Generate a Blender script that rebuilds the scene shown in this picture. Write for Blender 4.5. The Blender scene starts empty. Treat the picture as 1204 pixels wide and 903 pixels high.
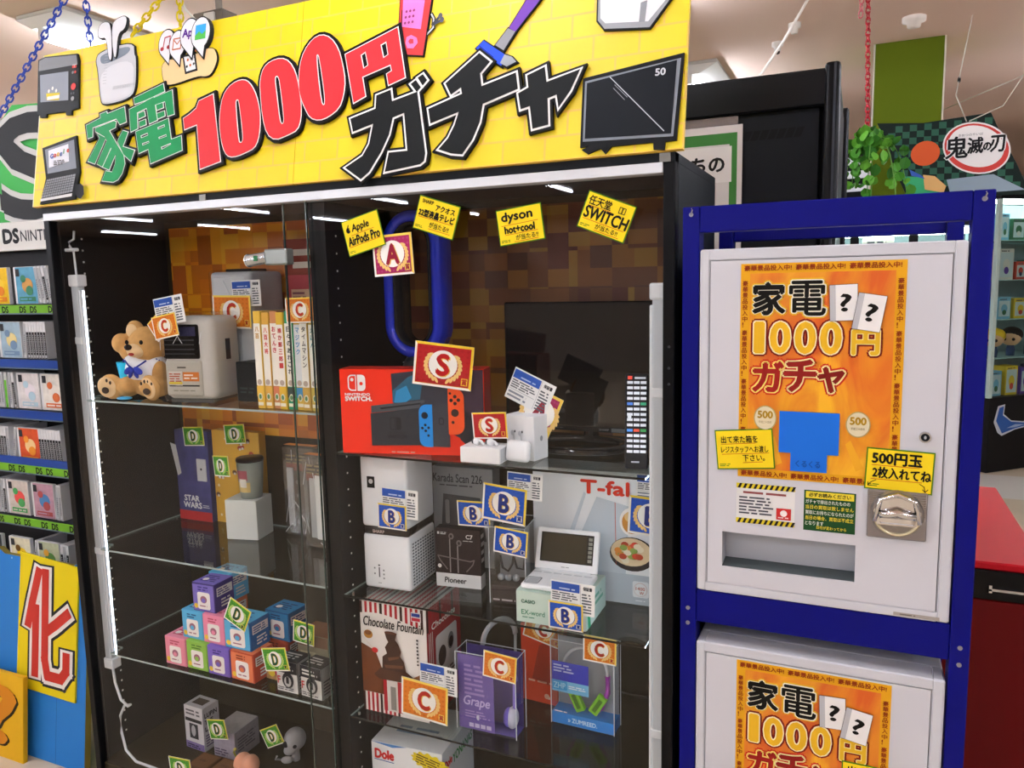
import bpy, bmesh, math, random
from mathutils import Matrix, Vector, Euler
from mathutils.geometry import tessellate_polygon
random.seed(7)
scene = bpy.context.scene
COL = scene.collection
PI = math.pi

# ---------------------------------------------------------------- camera, world, exposure
cam_data = bpy.data.cameras.new('camera')
cam = bpy.data.objects.new('camera', cam_data)
COL.objects.link(cam)
_r = Vector((0.91334, 0.40664, -0.02132)); _u = Vector((-0.03288, 0.12583, 0.99151)); _f = Vector((-0.40587, 0.90488, -0.1283))
cam.matrix_world = Matrix(((_r.x, _u.x, -_f.x, 2.01011), (_r.y, _u.y, -_f.y, -1.428), (_r.z, _u.z, -_f.z, 1.62237), (0, 0, 0, 1)))
cam_data.sensor_width = 36.0
cam_data.lens = 36.0 * 911.9 / 1204.0
cam_data.clip_start = 0.02
scene.camera = cam
world = bpy.data.worlds.new('world'); scene.world = world
world.use_nodes = True
world.node_tree.nodes['Background'].inputs[0].default_value = (0.75, 0.80, 0.9, 1)
world.node_tree.nodes['Background'].inputs[1].default_value = 0.25
scene.view_settings.view_transform = 'Standard'
scene.view_settings.look = 'None'
scene.view_settings.gamma = 1.0
scene.view_settings.use_curve_mapping = False
scene.view_settings.exposure = 0.12
scene.cycles.transparent_max_bounces = 40
scene.cycles.max_bounces = 8
scene.cycles.glossy_bounces = 4
scene.cycles.use_denoising = True
CEILING_LAMP = 60.0
LED_LAMP = 17.0

# ---------------------------------------------------------------- materials
_M = {}
def lin(h):
    h = h.lstrip('#')
    c = [int(h[i:i + 2], 16) / 255 for i in (0, 2, 4)]
    return tuple(x / 12.92 if x <= 0.04045 else ((x + 0.055) / 1.055) ** 2.4 for x in c) + (1,)

def M(col, rough=0.55, metal=0.0, emit=0.0, noise=0.0, scale=30.0, spec=0.12, coat=0.0):
    key = (col, rough, metal, emit, noise, scale, spec, coat)
    if key in _M: return _M[key]
    m = bpy.data.materials.new('paint ' + col); m.use_nodes = True
    nt = m.node_tree; b = nt.nodes['Principled BSDF']
    b.inputs['Base Color'].default_value = lin(col)
    b.inputs['Roughness'].default_value = rough
    b.inputs['Metallic'].default_value = metal
    b.inputs['Specular IOR Level'].default_value = spec
    b.inputs['Coat Weight'].default_value = coat
    if emit:
        b.inputs['Emission Color'].default_value = lin(col); b.inputs['Emission Strength'].default_value = emit
    if noise:
        tc = nt.nodes.new('ShaderNodeTexCoord'); nz = nt.nodes.new('ShaderNodeTexNoise'); nz.inputs['Scale'].default_value = scale
        nz.inputs['Detail'].default_value = 4
        mx = nt.nodes.new('ShaderNodeMix'); mx.data_type = 'RGBA'
        c = lin(col)
        mx.inputs[6].default_value = tuple(max(0, x * (1 - noise)) for x in c[:3]) + (1,)
        mx.inputs[7].default_value = tuple(min(1, x * (1 + noise)) for x in c[:3]) + (1,)
        nt.links.new(tc.outputs['Object'], nz.inputs['Vector']); nt.links.new(nz.outputs['Fac'], mx.inputs[0])
        nt.links.new(mx.outputs[2], b.inputs['Base Color'])
    _M[key] = m
    return m

def glass(tint='#f4faf7', k=1.0, f0=0.04, rough=0.0, key=None):
    key = ('glass', tint, k, f0, rough)
    if key in _M: return _M[key]
    m = bpy.data.materials.new('clear glass'); m.use_nodes = True
    nt = m.node_tree; nt.nodes.clear(); N = nt.nodes.new; L = nt.links.new
    out = N('ShaderNodeOutputMaterial'); mix = N('ShaderNodeMixShader'); tr = N('ShaderNodeBsdfTransparent'); gl = N('ShaderNodeBsdfGlossy')
    tr.inputs[0].default_value = lin(tint); gl.inputs['Roughness'].default_value = rough
    geo = N('ShaderNodeNewGeometry'); dot = N('ShaderNodeVectorMath'); dot.operation = 'DOT_PRODUCT'
    L(geo.outputs['Normal'], dot.inputs[0]); L(geo.outputs['Incoming'], dot.inputs[1])
    def mt(op, a, b):
        n = N('ShaderNodeMath'); n.operation = op
        for i, x in enumerate((a, b)):
            if isinstance(x, (int, float)): n.inputs[i].default_value = x
            elif x is not None: L(x, n.inputs[i])
        return n.outputs[0]
    x = mt('ABSOLUTE', dot.outputs['Value'], None); x = mt('SUBTRACT', 1.0, x); x = mt('POWER', x, 5.0)
    x = mt('MULTIPLY', x, (1 - f0) * k); x = mt('ADD', x, f0 * k)
    L(x, mix.inputs[0]); L(tr.outputs[0], mix.inputs[1]); L(gl.outputs[0], mix.inputs[2]); L(mix.outputs[0], out.inputs[0])
    _M[key] = m
    return m

def film(col, alpha, rough=0.2):
    key = ('film', col, alpha, rough)
    if key in _M: return _M[key]
    m = M(col, rough, 0, 0, 0, 31.0 + alpha).copy() ; m.name = 'clear film'
    m.node_tree.nodes['Principled BSDF'].inputs['Alpha'].default_value = alpha
    _M[key] = m
    return m

def mosaic(name, cols, size=0.055, rough=0.35):
    m = bpy.data.materials.new(name); m.use_nodes = True
    nt = m.node_tree; b = nt.nodes['Principled BSDF']; N = nt.nodes.new; L = nt.links.new
    b.inputs['Roughness'].default_value = rough
    tc = N('ShaderNodeTexCoord')
    def cells(s, off):
        mp = N('ShaderNodeMapping'); mp.inputs['Scale'].default_value = (1 / s, 1, 1 / (s * 0.8)); mp.inputs['Location'].default_value = (off, 0, off)
        fl = N('ShaderNodeVectorMath'); fl.operation = 'FLOOR'
        wn = N('ShaderNodeTexWhiteNoise'); wn.noise_dimensions = '3D'
        L(tc.outputs['Object'], mp.inputs[0]); L(mp.outputs[0], fl.inputs[0]); L(fl.outputs[0], wn.inputs['Vector'])
        return wn.outputs['Value']
    a = cells(size, 0.37); c = cells(size * 2.3, 0.11)
    mix = N('ShaderNodeMath'); mix.operation = 'MULTIPLY_ADD'; mix.inputs[1].default_value = 0.6
    h = N('ShaderNodeMath'); h.operation = 'MULTIPLY'; h.inputs[1].default_value = 0.4
    L(c, h.inputs[0]); L(a, mix.inputs[0]); L(h.outputs[0], mix.inputs[2])
    cr = N('ShaderNodeValToRGB'); cr.color_ramp.interpolation = 'CONSTANT'
    el = cr.color_ramp.elements
    while len(el) > 1: el.remove(el[0])
    el[0].position = 0; el[0].color = lin(cols[0])
    for i, x in enumerate(cols[1:], 1):
        e = el.new(0.12 + 0.76 * i / len(cols)); e.color = lin(x)
    L(mix.outputs[0], cr.inputs[0]); L(cr.outputs[0], b.inputs['Base Color'])
    return m

def brick_mat(name, c1, c2, mortar, bw, bh, ms):
    m = bpy.data.materials.new(name); m.use_nodes = True
    nt = m.node_tree; b = nt.nodes['Principled BSDF']; b.inputs['Roughness'].default_value = 0.5
    tc = nt.nodes.new('ShaderNodeTexCoord'); br = nt.nodes.new('ShaderNodeTexBrick')
    br.inputs['Color1'].default_value = lin(c1); br.inputs['Color2'].default_value = lin(c2); br.inputs['Mortar'].default_value = lin(mortar)
    br.inputs['Scale'].default_value = 1.0; br.inputs['Brick Width'].default_value = bw; br.inputs['Row Height'].default_value = bh
    br.inputs['Mortar Size'].default_value = ms
    nt.links.new(tc.outputs['Object'], br.inputs['Vector']); nt.links.new(br.outputs['Color'], b.inputs['Base Color'])
    return m

# ---------------------------------------------------------------- mesh builder
def FM(x=0, y=0, z=0):   # u -> x, v -> z, outward -> -y
    return Matrix(((1, 0, 0, x), (0, 0, -1, y), (0, 1, 0, z), (0, 0, 0, 1)))
def SM(x=0, y=0, z=0):   # u -> y, v -> z, outward -> +x
    return Matrix(((0, 0, 1, x), (1, 0, 0, y), (0, 1, 0, z), (0, 0, 0, 1)))
def TM(x=0, y=0, z=0):   # u -> x, v -> y, outward -> +z
    return Matrix.Translation((x, y, z))
def RZ(a): return Matrix.Rotation(a, 4, 'Z')

_glyph = {}
def glyphs(s):
    if s in _glyph: return _glyph[s]
    cu = bpy.data.curves.new('words', 'FONT'); cu.body = s; cu.size = 1; cu.resolution_u = 3
    o = bpy.data.objects.new('words', cu); COL.objects.link(o)
    me = bpy.data.meshes.new_from_object(o.evaluated_get(bpy.context.evaluated_depsgraph_get()))
    vs = [(v.co.x, v.co.y) for v in me.vertices]; fs = [tuple(f.vertices) for f in me.polygons]
    bpy.data.objects.remove(o); bpy.data.curves.remove(cu); bpy.data.meshes.remove(me)
    if not vs: vs = [(0, 0), (1, 1), (0, 1)]
    x0 = min(v[0] for v in vs); x1 = max(v[0] for v in vs); y0 = min(v[1] for v in vs); y1 = max(v[1] for v in vs)
    _glyph[s] = (vs, fs, x0, x1, y0, y1)
    return _glyph[s]

def round_rect(x0, y0, x1, y1, r, corners=(1, 1, 1, 1), n=5):
    pts = []
    for k, (cx, cy, a0) in enumerate(((x1 - r, y0 + r, -90), (x1 - r, y1 - r, 0), (x0 + r, y1 - r, 90), (x0 + r, y0 + r, 180))):
        if not corners[k]: pts.append(((x1, y0), (x1, y1), (x0, y1), (x0, y0))[k]); continue
        for i in range(n + 1): a = math.radians(a0 + 90 * i / n); pts.append((cx + r * math.cos(a), cy + r * math.sin(a)))
    return pts

class MB:
    def __init__(self): self.v = []; self.f = []; self.m = []; self.s = []; self.mats = []
    def mi(self, m):
        if isinstance(m, str): m = M(m)
        if m not in self.mats: self.mats.append(m)
        return self.mats.index(m)
    def add(self, vs, fs, m, smooth=False, X=None):
        i0 = len(self.v); k = self.mi(m)
        for p in vs:
            p = Vector(p)
            self.v.append(tuple(X @ p) if X is not None else tuple(p))
        for f in fs: self.f.append(tuple(i + i0 for i in f)); self.m.append(k); self.s.append(smooth)
        return self
    def bm(self, bm, m, smooth=False, X=None):
        bm.verts.ensure_lookup_table(); bm.verts.index_update()
        self.add([v.co for v in bm.verts], [[v.index for v in f.verts] for f in bm.faces], m, smooth, X); bm.free(); return self
    def box(self, x0, y0, z0, x1, y1, z1, m, bev=0.0, X=None, seg=1, smooth=False, top=None):
        bm = bmesh.new(); bmesh.ops.create_cube(bm, size=1)
        for v in bm.verts: v.co = ((x0 + x1) / 2 + v.co.x * (x1 - x0), (y0 + y1) / 2 + v.co.y * (y1 - y0), (z0 + z1) / 2 + v.co.z * (z1 - z0))
        if bev: bmesh.ops.bevel(bm, geom=bm.edges[:], offset=bev, segments=seg, affect='EDGES', profile=0.5)
        return self.bm(bm, m, smooth, X)
    def quad(self, pts, m, X=None): return self.add(pts, [tuple(range(len(pts)))], m, False, X)
    def rect(self, X, x0, y0, x1, y1, m, w=0.0):
        return self.add([(x0, y0, w), (x1, y0, w), (x1, y1, w), (x0, y1, w)], [(0, 1, 2, 3)], m, False, X)
    def poly(self, loops, m, X=None, w0=0.0, w1=None, sides=None):
        """loops[0] outline, others holes (2-D); flat at w0, or extruded w0..w1 (front at w1)"""
        flat = [p for l in loops for p in l]
        tris = tessellate_polygon([[Vector((p[0], p[1], 0)) for p in l] for l in loops])
        wf = w0 if w1 is None else w1
        def up(t):
            a, b, c = (flat[i] for i in t)
            return t if (b[0] - a[0]) * (c[1] - a[1]) - (b[1] - a[1]) * (c[0] - a[0]) > 0 else (t[0], t[2], t[1])
        self.add([(p[0], p[1], wf) for p in flat], [up(t) for t in tris], m, False, X)
        if w1 is not None:
            for l in loops:
                n = len(l)
                self.add([(p[0], p[1], w0) for p in l] + [(p[0], p[1], w1) for p in l], [(i, (i + 1) % n, n + (i + 1) % n, n + i) for i in range(n)], sides or m, False, X)
        return self
    def ell(self, X, cx, cy, rx, ry, m, w=0.0, n=24, a0=0.0, a1=2 * PI):
        pts = [(cx + rx * math.cos(a0 + (a1 - a0) * i / n), cy + ry * math.sin(a0 + (a1 - a0) * i / n), w) for i in range(n if a1 - a0 > 6.28 else n + 1)]
        return self.add(pts, [tuple(range(len(pts)))], m, False, X)
    def line(self, X, pts, wd, m, w=0.0):
        for k, ((ax, ay), (bx, by)) in enumerate(zip(pts, pts[1:])):
            w += 0.00003 if k else 0.0
            d = math.hypot(bx - ax, by - ay) or 1e-9; nx, ny = -(by - ay) / d * wd / 2, (bx - ax) / d * wd / 2
            ex, ey = (bx - ax) / d * wd * 0.3, (by - ay) / d * wd * 0.3
            self.add([(ax - ex + nx, ay - ey + ny, w), (ax - ex - nx, ay - ey - ny, w), (bx + ex - nx, by + ey - ny, w), (bx + ex + nx, by + ey + ny, w)], [(0, 1, 2, 3)], m, False, X)
        return self
    def text(self, X, s, x, y, h, m, w=0.0, width=None, bold=0.0, skew=0.0, rot=0.0, outline=0.0, om=None):
        """s with its ink box set at x, y (lower left), ink height h, ink width width (or natural)"""
        vs, fs, x0, x1, y0, y1 = glyphs(s)
        sy = h / max(1e-6, y1 - y0); sx = width / max(1e-6, x1 - x0) if width else sy
        R = RZ(rot)
        def put(dx, dy, mm, ww):
            self.add([(R @ Vector(((a - x0) * sx + (b - y0) * sy * skew + dx, (b - y0) * sy + dy, 0))) + Vector((x, y, ww)) for a, b in vs], fs, mm, False, X)
        if outline:
            for i in range(10): put(outline * math.cos(i * PI / 5), outline * math.sin(i * PI / 5), om, w - 0.0006 + i * 0.00004)
        put(0, 0, m, w)
        if bold:
            for k, (dx, dy) in enumerate(((bold, 0), (-bold, 0), (0, bold), (0, -bold))): put(dx, dy, m, w + 0.00005 * (k + 1))
        return self
    def micro(self, X, x0, y0, x1, y1, n, m, w=0.0, fill=0.8):
        """rows of print too small to read"""
        p = (y1 - y0) / n
        for i in range(n):
            y = y1 - (i + 0.75) * p; x = x0; end = x0 + (x1 - x0) * random.uniform(0.7, 1.0)
            while x < end:
                l = min(random.uniform(1.5, 5) * p, end - x)
                self.rect(X, x, y, x + l, y + p * 0.5, m, w); x += l + p * 0.5 / fill
        return self
    def cyl(self, p0, p1, r0, r1, m, n=20, caps=True, smooth=True, X=None):
        p0, p1 = Vector(p0), Vector(p1); d = (p1 - p0).normalized(); q = d.to_track_quat('Z', 'Y')
        ring = lambda c, r: [c + q @ Vector((r * math.cos(2 * PI * i / n), r * math.sin(2 * PI * i / n), 0)) for i in range(n)]
        self.add(ring(p0, r0) + ring(p1, r1), [(i, (i + 1) % n, n + (i + 1) % n, n + i) for i in range(n)], m, smooth, X)
        if caps:
            self.add(ring(p0, r0), [tuple(range(n))[::-1]], m, False, X); self.add(ring(p1, r1), [tuple(range(n))], m, False, X)
        return self
    def lathe(self, prof, m, n=28, X=None, c=(0, 0, 0)):
        vs = [(c[0] + r * math.cos(2 * PI * i / n), c[1] + r * math.sin(2 * PI * i / n), c[2] + z) for r, z in prof for i in range(n)]
        fs = [(j * n + i, j * n + (i + 1) % n, (j + 1) * n + (i + 1) % n, (j + 1) * n + i) for j in range(len(prof) - 1) for i in range(n)]
        return self.add(vs, fs, m, True, X)
    def tube(self, pts, r, m, n=8, closed=False, X=None, sy=1.0):
        pts = [Vector(p) for p in pts]; N = len(pts); vs = []
        for i, p in enumerate(pts):
            a = pts[(i - 1) % N] if closed or i else p; b = pts[(i + 1) % N] if closed or i < N - 1 else p
            q = (b - a).normalized().to_track_quat('Z', 'Y')
            vs += [p + q @ Vector((r * math.cos(2 * PI * k / n), r * sy * math.sin(2 * PI * k / n), 0)) for k in range(n)]
        fs = [(i * n + k, i * n + (k + 1) % n, ((i + 1) % N) * n + (k + 1) % n, ((i + 1) % N) * n + k) for i in range(N if closed else N - 1) for k in range(n)]
        if not closed: fs += [tuple(range(n))[::-1], tuple(range((N - 1) * n, N * n))]
        return self.add(vs, fs, m, True, X)
    def ball(self, c, r, m, X=None, rot=None, n=16):
        if not isinstance(r, tuple): r = (r, r, r)
        bm = bmesh.new(); bmesh.ops.create_uvsphere(bm, u_segments=n + 4, v_segments=n, radius=1)
        R = Euler(rot).to_matrix() if rot else Matrix.Identity(3)
        for v in bm.verts: v.co = R @ Vector((v.co.x * r[0], v.co.y * r[1], v.co.z * r[2])) + Vector(c)
        return self.bm(bm, m, True, X)
    def build(self, name, parent=None, loc=None, rot=None, remesh=0):
        me = bpy.data.meshes.new(name); me.from_pydata(self.v, [], self.f)
        for m in self.mats: me.materials.append(m)
        me.polygons.foreach_set('material_index', self.m); me.polygons.foreach_set('use_smooth', self.s); me.update()
        o = bpy.data.objects.new(name, me); COL.objects.link(o)
        if parent is not None: o.parent = parent
        if loc is not None: o.location = loc
        if rot is not None: o.rotation_euler = rot
        if remesh:
            md = o.modifiers.new('skin', 'REMESH'); md.mode = 'VOXEL'; md.voxel_size = remesh; md.use_smooth_shade = True
            sm = o.modifiers.new('soft', 'SMOOTH'); sm.iterations = 4
        return o

def tag(o, label, cat, group=None):
    o['label'] = label; o['category'] = cat
    if group: o['group'] = group
    return o
def thing(name, label, cat, loc=(0, 0, 0), rz=0.0, group=None, rot=None):
    o = bpy.data.objects.new(name, None); o.empty_display_size = 0.05; COL.objects.link(o)
    o.location = loc; o.rotation_euler = rot or (0, 0, math.radians(rz))
    return tag(o, label, cat, group)
def structure(o): o['kind'] = 'structure'; return o
def dup(root, loc, rot=None, label=None, group=None):
    c = root.copy(); COL.objects.link(c); c.location = loc
    if rot is not None: c.rotation_euler = rot
    if label: c['label'] = label
    if group: c['group'] = group
    for ch in root.children:
        d = ch.copy(); COL.objects.link(d); d.parent = c
        for g in ch.children:
            e = g.copy(); COL.objects.link(e); e.parent = d
    return c

# ---------------------------------------------------------------- the shop hall
b = MB(); b.rect(TM(), -13, -12, 9, 10, M('#cdbfa8', 0.45, noise=0.12, scale=3.0)); structure(b.build('floor'))
b = MB(); b.quad([(-13, -12, 2.8), (-13, 10, 2.8), (9, 10, 2.8), (9, -12, 2.8)], M('#f0d6c6', 0.9, noise=0.05, scale=1.5)); structure(b.build('ceiling'))
wm = M('#a89d94', 0.9, noise=0.06, scale=2.0)
for nm, pts in (('wall_back', [(-13, 10, 0), (9, 10, 0), (9, 10, 2.8), (-13, 10, 2.8)]), ('wall_front', [(-13, -12, 0), (9, -12, 0), (9, -12, 2.8), (-13, -12, 2.8)]),
                ('wall_left', [(-13, -12, 0), (-13, 10, 0), (-13, 10, 2.8), (-13, -12, 2.8)]), ('wall_right', [(9, -12, 0), (9, 10, 0), (9, 10, 2.8), (9, -12, 2.8)])):
    b = MB(); b.quad(pts, wm); structure(b.build(nm))
b = MB(); b.box(2.042, 3.15, 0, 2.355, 3.6, 2.8, M('#5f7012', 0.7, noise=0.05, scale=4)); b.box(2.034, 3.147, 0, 2.042, 3.16, 2.8, '#d8d0bd'); b.box(2.355, 3.147, 0, 2.363, 3.16, 2.8, '#d8d0bd')
structure(b.build('column'))
b = MB()   # pale tile walkway and pink floor mat beyond the red machine
b.rect(TM(0, 0, 0.004), 1.6, 5.0, 6, 5.75, '#d9d6cf'); structure(b.build('floor_walkway'))
b = MB(); b.rect(TM(0, 0, 0.005), 2.85, 2.4, 5.5, 4.1, '#c77a70'); structure(b.build('floor_mat'))

# fluorescent lamps on the ceiling, running front to back
proto = thing('ceiling_light', 'white fluorescent ceiling light over the game case rack', 'ceiling light', (-1.17, 0.9, 2.8), group='fluorescent ceiling lights')
b = MB(); b.box(-0.15, 0, -0.02, 0.15, 1.25, 0, '#d9d6d0', 0.006)
b.poly([[(-0.15, -0.02), (0.15, -0.02), (0.05, -0.07), (-0.05, -0.07)]], '#f2f0ea', FM(0, 1.25, 0), 0.0, 1.25); b.build('housing', proto)
b = MB(); b.cyl((0, 0.03, -0.10), (0, 1.22, -0.10), 0.02, 0.02, M('#ecf1ff', emit=CEILING_LAMP), 10); b.box(-.015, 0, -.115, .015, .03, -.055, '#f2f0ea'); b.box(-.015, 1.22, -.115, .015, 1.25, -.055, '#f2f0ea'); b.build('tube', proto)
first = True
for ix in range(8):
    for iy in range(7):
        x = -10.33 + 2.29 * ix; y = -9.6 + 2.1 * iy
        if ix in (1, 2) and iy > 4: continue
        if abs(x + 1.17) < 0.1 and abs(y - 0.9) < 0.1: continue
        if x > 1 and y > 0.5: lab = 'white fluorescent ceiling light above the hanging board and vine'
        elif y > 0.5: lab = 'white fluorescent ceiling light deeper in the shop behind the yellow sign'
        else: lab = 'white fluorescent ceiling light reflected in the cabinet glass'
        dup(proto, (x, y, 2.8), label=lab)

# small ceiling fittings
def smoke(x, y, r, lab, dark=False):
    b = MB(); b.lathe([(0, -0.045), (r * 0.55, -0.045), (r * 0.62, -0.025), (r, -0.02), (r, 0)], M('#e6ddd2', 0.6)); 
    if dark: b.lathe([(0, -0.06), (r * 0.4, -0.055), (r * 0.45, -0.04), (0.0, -0.038)], M('#4a4038', 0.5))
    o = b.build('ceiling_detector', loc=(x, y, 2.8)); tag(o, lab, 'detector', 'ceiling detectors')
smoke(-2.06, 1.16, 0.04, 'small round ceiling detector over the game case rack', True)
smoke(1.59, 2.87, 0.028, 'small dark nozzle on the ceiling over the black cabinet', True)
smoke(2.197, 2.77, 0.05, 'pale disc detector on the ceiling beside the red chain')
smoke(1.69, 2.6, 0.028, 'pale flat disc on the ceiling by the white cord')

# ---------------------------------------------------------------- glass display cabinet
cab = thing('display_cabinet', 'tall black glass-front display cabinet full of prizes under the yellow sign', 'display cabinet', (0, 0, 0))
black = M('#08090b', 0.35, noise=0.2); edgeb = M('#1d2126', 0.4)
W, D = 1.7, 0.42
b = MB(); b.box(0, 0, 0, 0.022, 0.03, 1.852, black, 0.002); b.build('post', cab)
b = MB(); b.box(1.678, 0, 0, W, 0.03, 1.852, black, 0.002)
for z in (1.50, 1.46, 1.43): b.cyl((1.69, 0.001, z), (1.69, -0.0015, z), 0.0025, 0.0025, M('#555a60', 0.3, 1.0), 8)
b.build('post', cab)
b = MB(); b.box(0.0, -0.002, 1.834, W, D, 1.852, M('#14181c', 0.5), 0.001)
for x, z in ((0.565, 1.838), (1.672, 1.84)): b.box(x, -0.0035, z - 0.006, x + 0.02, -0.002, z + 0.01, M('#7b7a74', 0.3, 0.6))
b.build('top_panel', cab)
b = MB(); b.box(0.006, -0.004, 1.815, W - 0.022, 0.03, 1.834, M('#d4d8dc', 0.35, 0.3, noise=0.05, scale=9), 0.001); b.build('door_track', cab)
b = MB(); b.box(0, 0.03, 0, 0.012, D, 1.834, black)
for z in [0.3 + 0.032 * i for i in range(47)]: b.cyl((0.012, 0.10, z), (0.0126, 0.10, z), 0.0032, 0.0032, '#f4f4f0', 6)
b.build('side_panel', cab)
b = MB(); b.box(1.682, 0.03, 0, W, D, 1.834, M('#0e1418', 0.5, noise=0.15, scale=6)); b.build('side_panel', cab)
b = MB(); b.box(0.853, 0.032, 0.25, 0.9, 0.385, 1.815, black, 0.001)
for z in [0.3 + 0.04 * i for i in range(37)]:
    for y in (0.07, 0.34): b.cyl((0.9, y, z), (0.9006, y, z), 0.0026, 0.0026, '#e4e4e0', 6)
b.build('divider', cab)
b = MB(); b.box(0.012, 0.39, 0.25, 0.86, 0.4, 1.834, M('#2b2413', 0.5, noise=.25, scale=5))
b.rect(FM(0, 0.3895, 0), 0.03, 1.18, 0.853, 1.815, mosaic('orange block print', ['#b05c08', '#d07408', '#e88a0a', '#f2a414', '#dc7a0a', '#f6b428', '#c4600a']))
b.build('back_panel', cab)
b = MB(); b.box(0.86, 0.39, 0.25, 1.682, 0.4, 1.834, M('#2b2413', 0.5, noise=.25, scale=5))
b.rect(FM(0, 0.3895, 0), 0.9, 1.245, 1.682, 1.815, mosaic('shade-toned block print', ['#54290a', '#6a3a08', '#7c480a', '#8a5a10', '#683606', '#926a16', '#5c240c']))  # block print recoloured brown, carrying this bay's dimmer light in its colour
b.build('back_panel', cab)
b = MB(); b.box(0.012, 0.012, 0, 1.682, 0.4, 0.25, M('#2e2717', 0.5), 0.002); b.build('base', cab)
g = glass('#f2f7f5'); ge = M('#040706', 0.15, spec=0.3); gw = M('#9fb0ae', 0.1, spec=0.8)
def shelf(x0, x1, z, edge, back):
    b = MB(); y0, y1, nt = 0.03, back, 0.072   # a notch at the outer front corner clears the tube light
    out = [(x0 + 0.052, y0), (x1, y0), (x1, y1), (x0, y1), (x0, nt), (x0 + 0.052, nt)] if x0 < 0.5 else [(x0, y0), (x1 - 0.042, y0), (x1 - 0.042, nt), (x1, nt), (x1, y1), (x0, y1)]
    b.poly([out], g, TM(0, 0, z)); b.poly([out], g, TM(0, 0, z - 0.005))
    for k, (p, q) in enumerate(zip(out, out[1:] + out[:1])): b.quad([(p[0], p[1], z - 0.005), (q[0], q[1], z - 0.005), (q[0], q[1], z), (p[0], p[1], z)], edge if p[0] != q[0] else gw)
    for x in (x0 + 0.004, x1 - 0.004):
        for y in (y0 + 0.03, y1 - 0.04): b.cyl((x, y, z - 0.013), (x, y, z - 0.0052), 0.004, 0.004, M('#b8bcc0', 0.25, 1.0), 8)
    b.build('glass_shelf', cab)
Z1R, Z2R, Z3R, Z1L, Z2L, Z3L, ZD = 1.239, 0.891, 0.581, 1.329, 0.902, 0.5886, 0.2505
for z in (Z1L, Z2L, Z3L): shelf(0.014, 0.851, z, gw, 0.385)  # pale edge colour paints in the tube light caught by these edges
for z in (Z1R, Z2R, Z3R): shelf(0.902, 1.680, z, ge, 0.385)
# sliding doors
for x0, x1, y in ((0.024, 0.865, 0.012), (0.792, 1.677, 0.022)):
    b = MB(); b.quad([(x0, y, 0.254), (x1, y, 0.254), (x1, y, 1.815), (x0, y, 1.815)], glass('#fcfdfc', 0.9))
    xe = x1 if x0 < 0.5 else x0
    b.box(xe - 0.0015, y - 0.002, 0.254, xe + 0.0015, y + 0.002, 1.815, M('#2c3a34', 0.1, spec=0.8))
    o = b.build('glass_door', cab)
    if x0 > 0.5:
        k = MB(); k.cyl((0.716, -0.014, 1.688), (0.772, -0.014, 1.694), 0.014, 0.014, M('#b9bdc0', 0.22, 0.9), 20); k.cyl((0.713, -0.014, 1.6877), (0.716, -0.014, 1.688), 0.0155, 0.0155, M('#dfe2e4', 0.2, 0.8), 20)
        k.cyl((0.7125, -0.014, 1.6876), (0.713, -0.014, 1.6877), 0.004, 0.004, '#222222', 10)
        k.box(0.766, -0.022, 1.676, 0.83, 0.006, 1.712, M('#8d918c', 0.3, 0.7), 0.003); k.box(0.742, -0.0292, 1.686, 0.752, -0.027, 1.698, '#2e6b45')
        k.box(0.74, 0.0, 1.68, 0.78, 0.0095, 1.70, M('#8d918c', 0.3, 0.7)); k.build('lock', o)

# tube lights inside the cabinet
def led(x, z0, z1, side, lab, cordz):
    t = thing('tube_light', lab, 'tube light', (x, 0.05, z0))
    h = z1 - z0; wp = M('#dfe4e8', 0.35)
    b = MB(); b.box(-0.013, -0.012, 0, 0.013, 0.012, h, M('#c3cbd2', 0.3, 0.15), 0.004, seg=2)
    b.box(-0.015, -0.013, h * 0.3, 0.0145, 0.013, h * 0.3 + 0.02, wp, 0.002); b.box(-0.015, -0.013, h * 0.84, 0.0145, 0.013, h * 0.84 + 0.02, wp, 0.002); b.build('housing', t)
    b = MB(); x1 = 0.0185 * side; b.box(min(0.0125 * side, x1), -0.009, 0.03, max(0.0125 * side, x1), 0.008, h - 0.03, wp, 0.0015)
    xe = x1 + 0.0004 * side; b.quad([(xe, -0.001, 0.032), (xe, 0.003, 0.032), (xe, 0.003, h - 0.032), (xe, -0.001, h - 0.032)], M('#e6efff', emit=LED_LAMP * 1.7)); b.build('diffuser', t)
    for z in (-0.012, h - 0.02):
        c = MB(); c.box(-0.018, -0.015, z, 0.019, 0.016, z + 0.032, wp, 0.004, seg=2); c.build('end_cap', t)
    if cordz:
        c = MB()
        c.tube([(0, 0, -0.01), (0.004, 0, -0.06), (0.022, 0.0, -0.11), (0.05, 0, -0.125), (0.058, 0.002, -0.119), (0.03, 0.004, -0.128), (0.008, 0.004, -0.165), (0.012, 0, -0.215), (0.03, -0.004, -0.265), (0.07, -0.006, -0.29), (0.14, -0.008, -0.2905), (0.22, -0.01, -0.2905)], 0.0038, wp)
        c.build('cord', t)
        c = MB(); c.tube([(0, 0, h), (-0.002, 0.0, h + 0.04), (0.0, -0.002, h + 0.075), (-0.012, -0.004, h + 0.09), (-0.016, -0.002, h + 0.1), (0.002, 0, h + 0.108), (0.006, 0, h + 0.13)], 0.003, wp)
        c.box(-0.03, -0.008, h + 0.075, 0.012, 0.006, h + 0.084, wp, 0.002); c.build('plug_lead', t)
    return t
led(0.0445, 0.545, 1.66, 1, 'white tube light standing by the black post beside the game case rack', True)
led(1.6615, 0.30, 1.606, -1, 'pale grey tube light beside the television and the blue stand', False)

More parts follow.
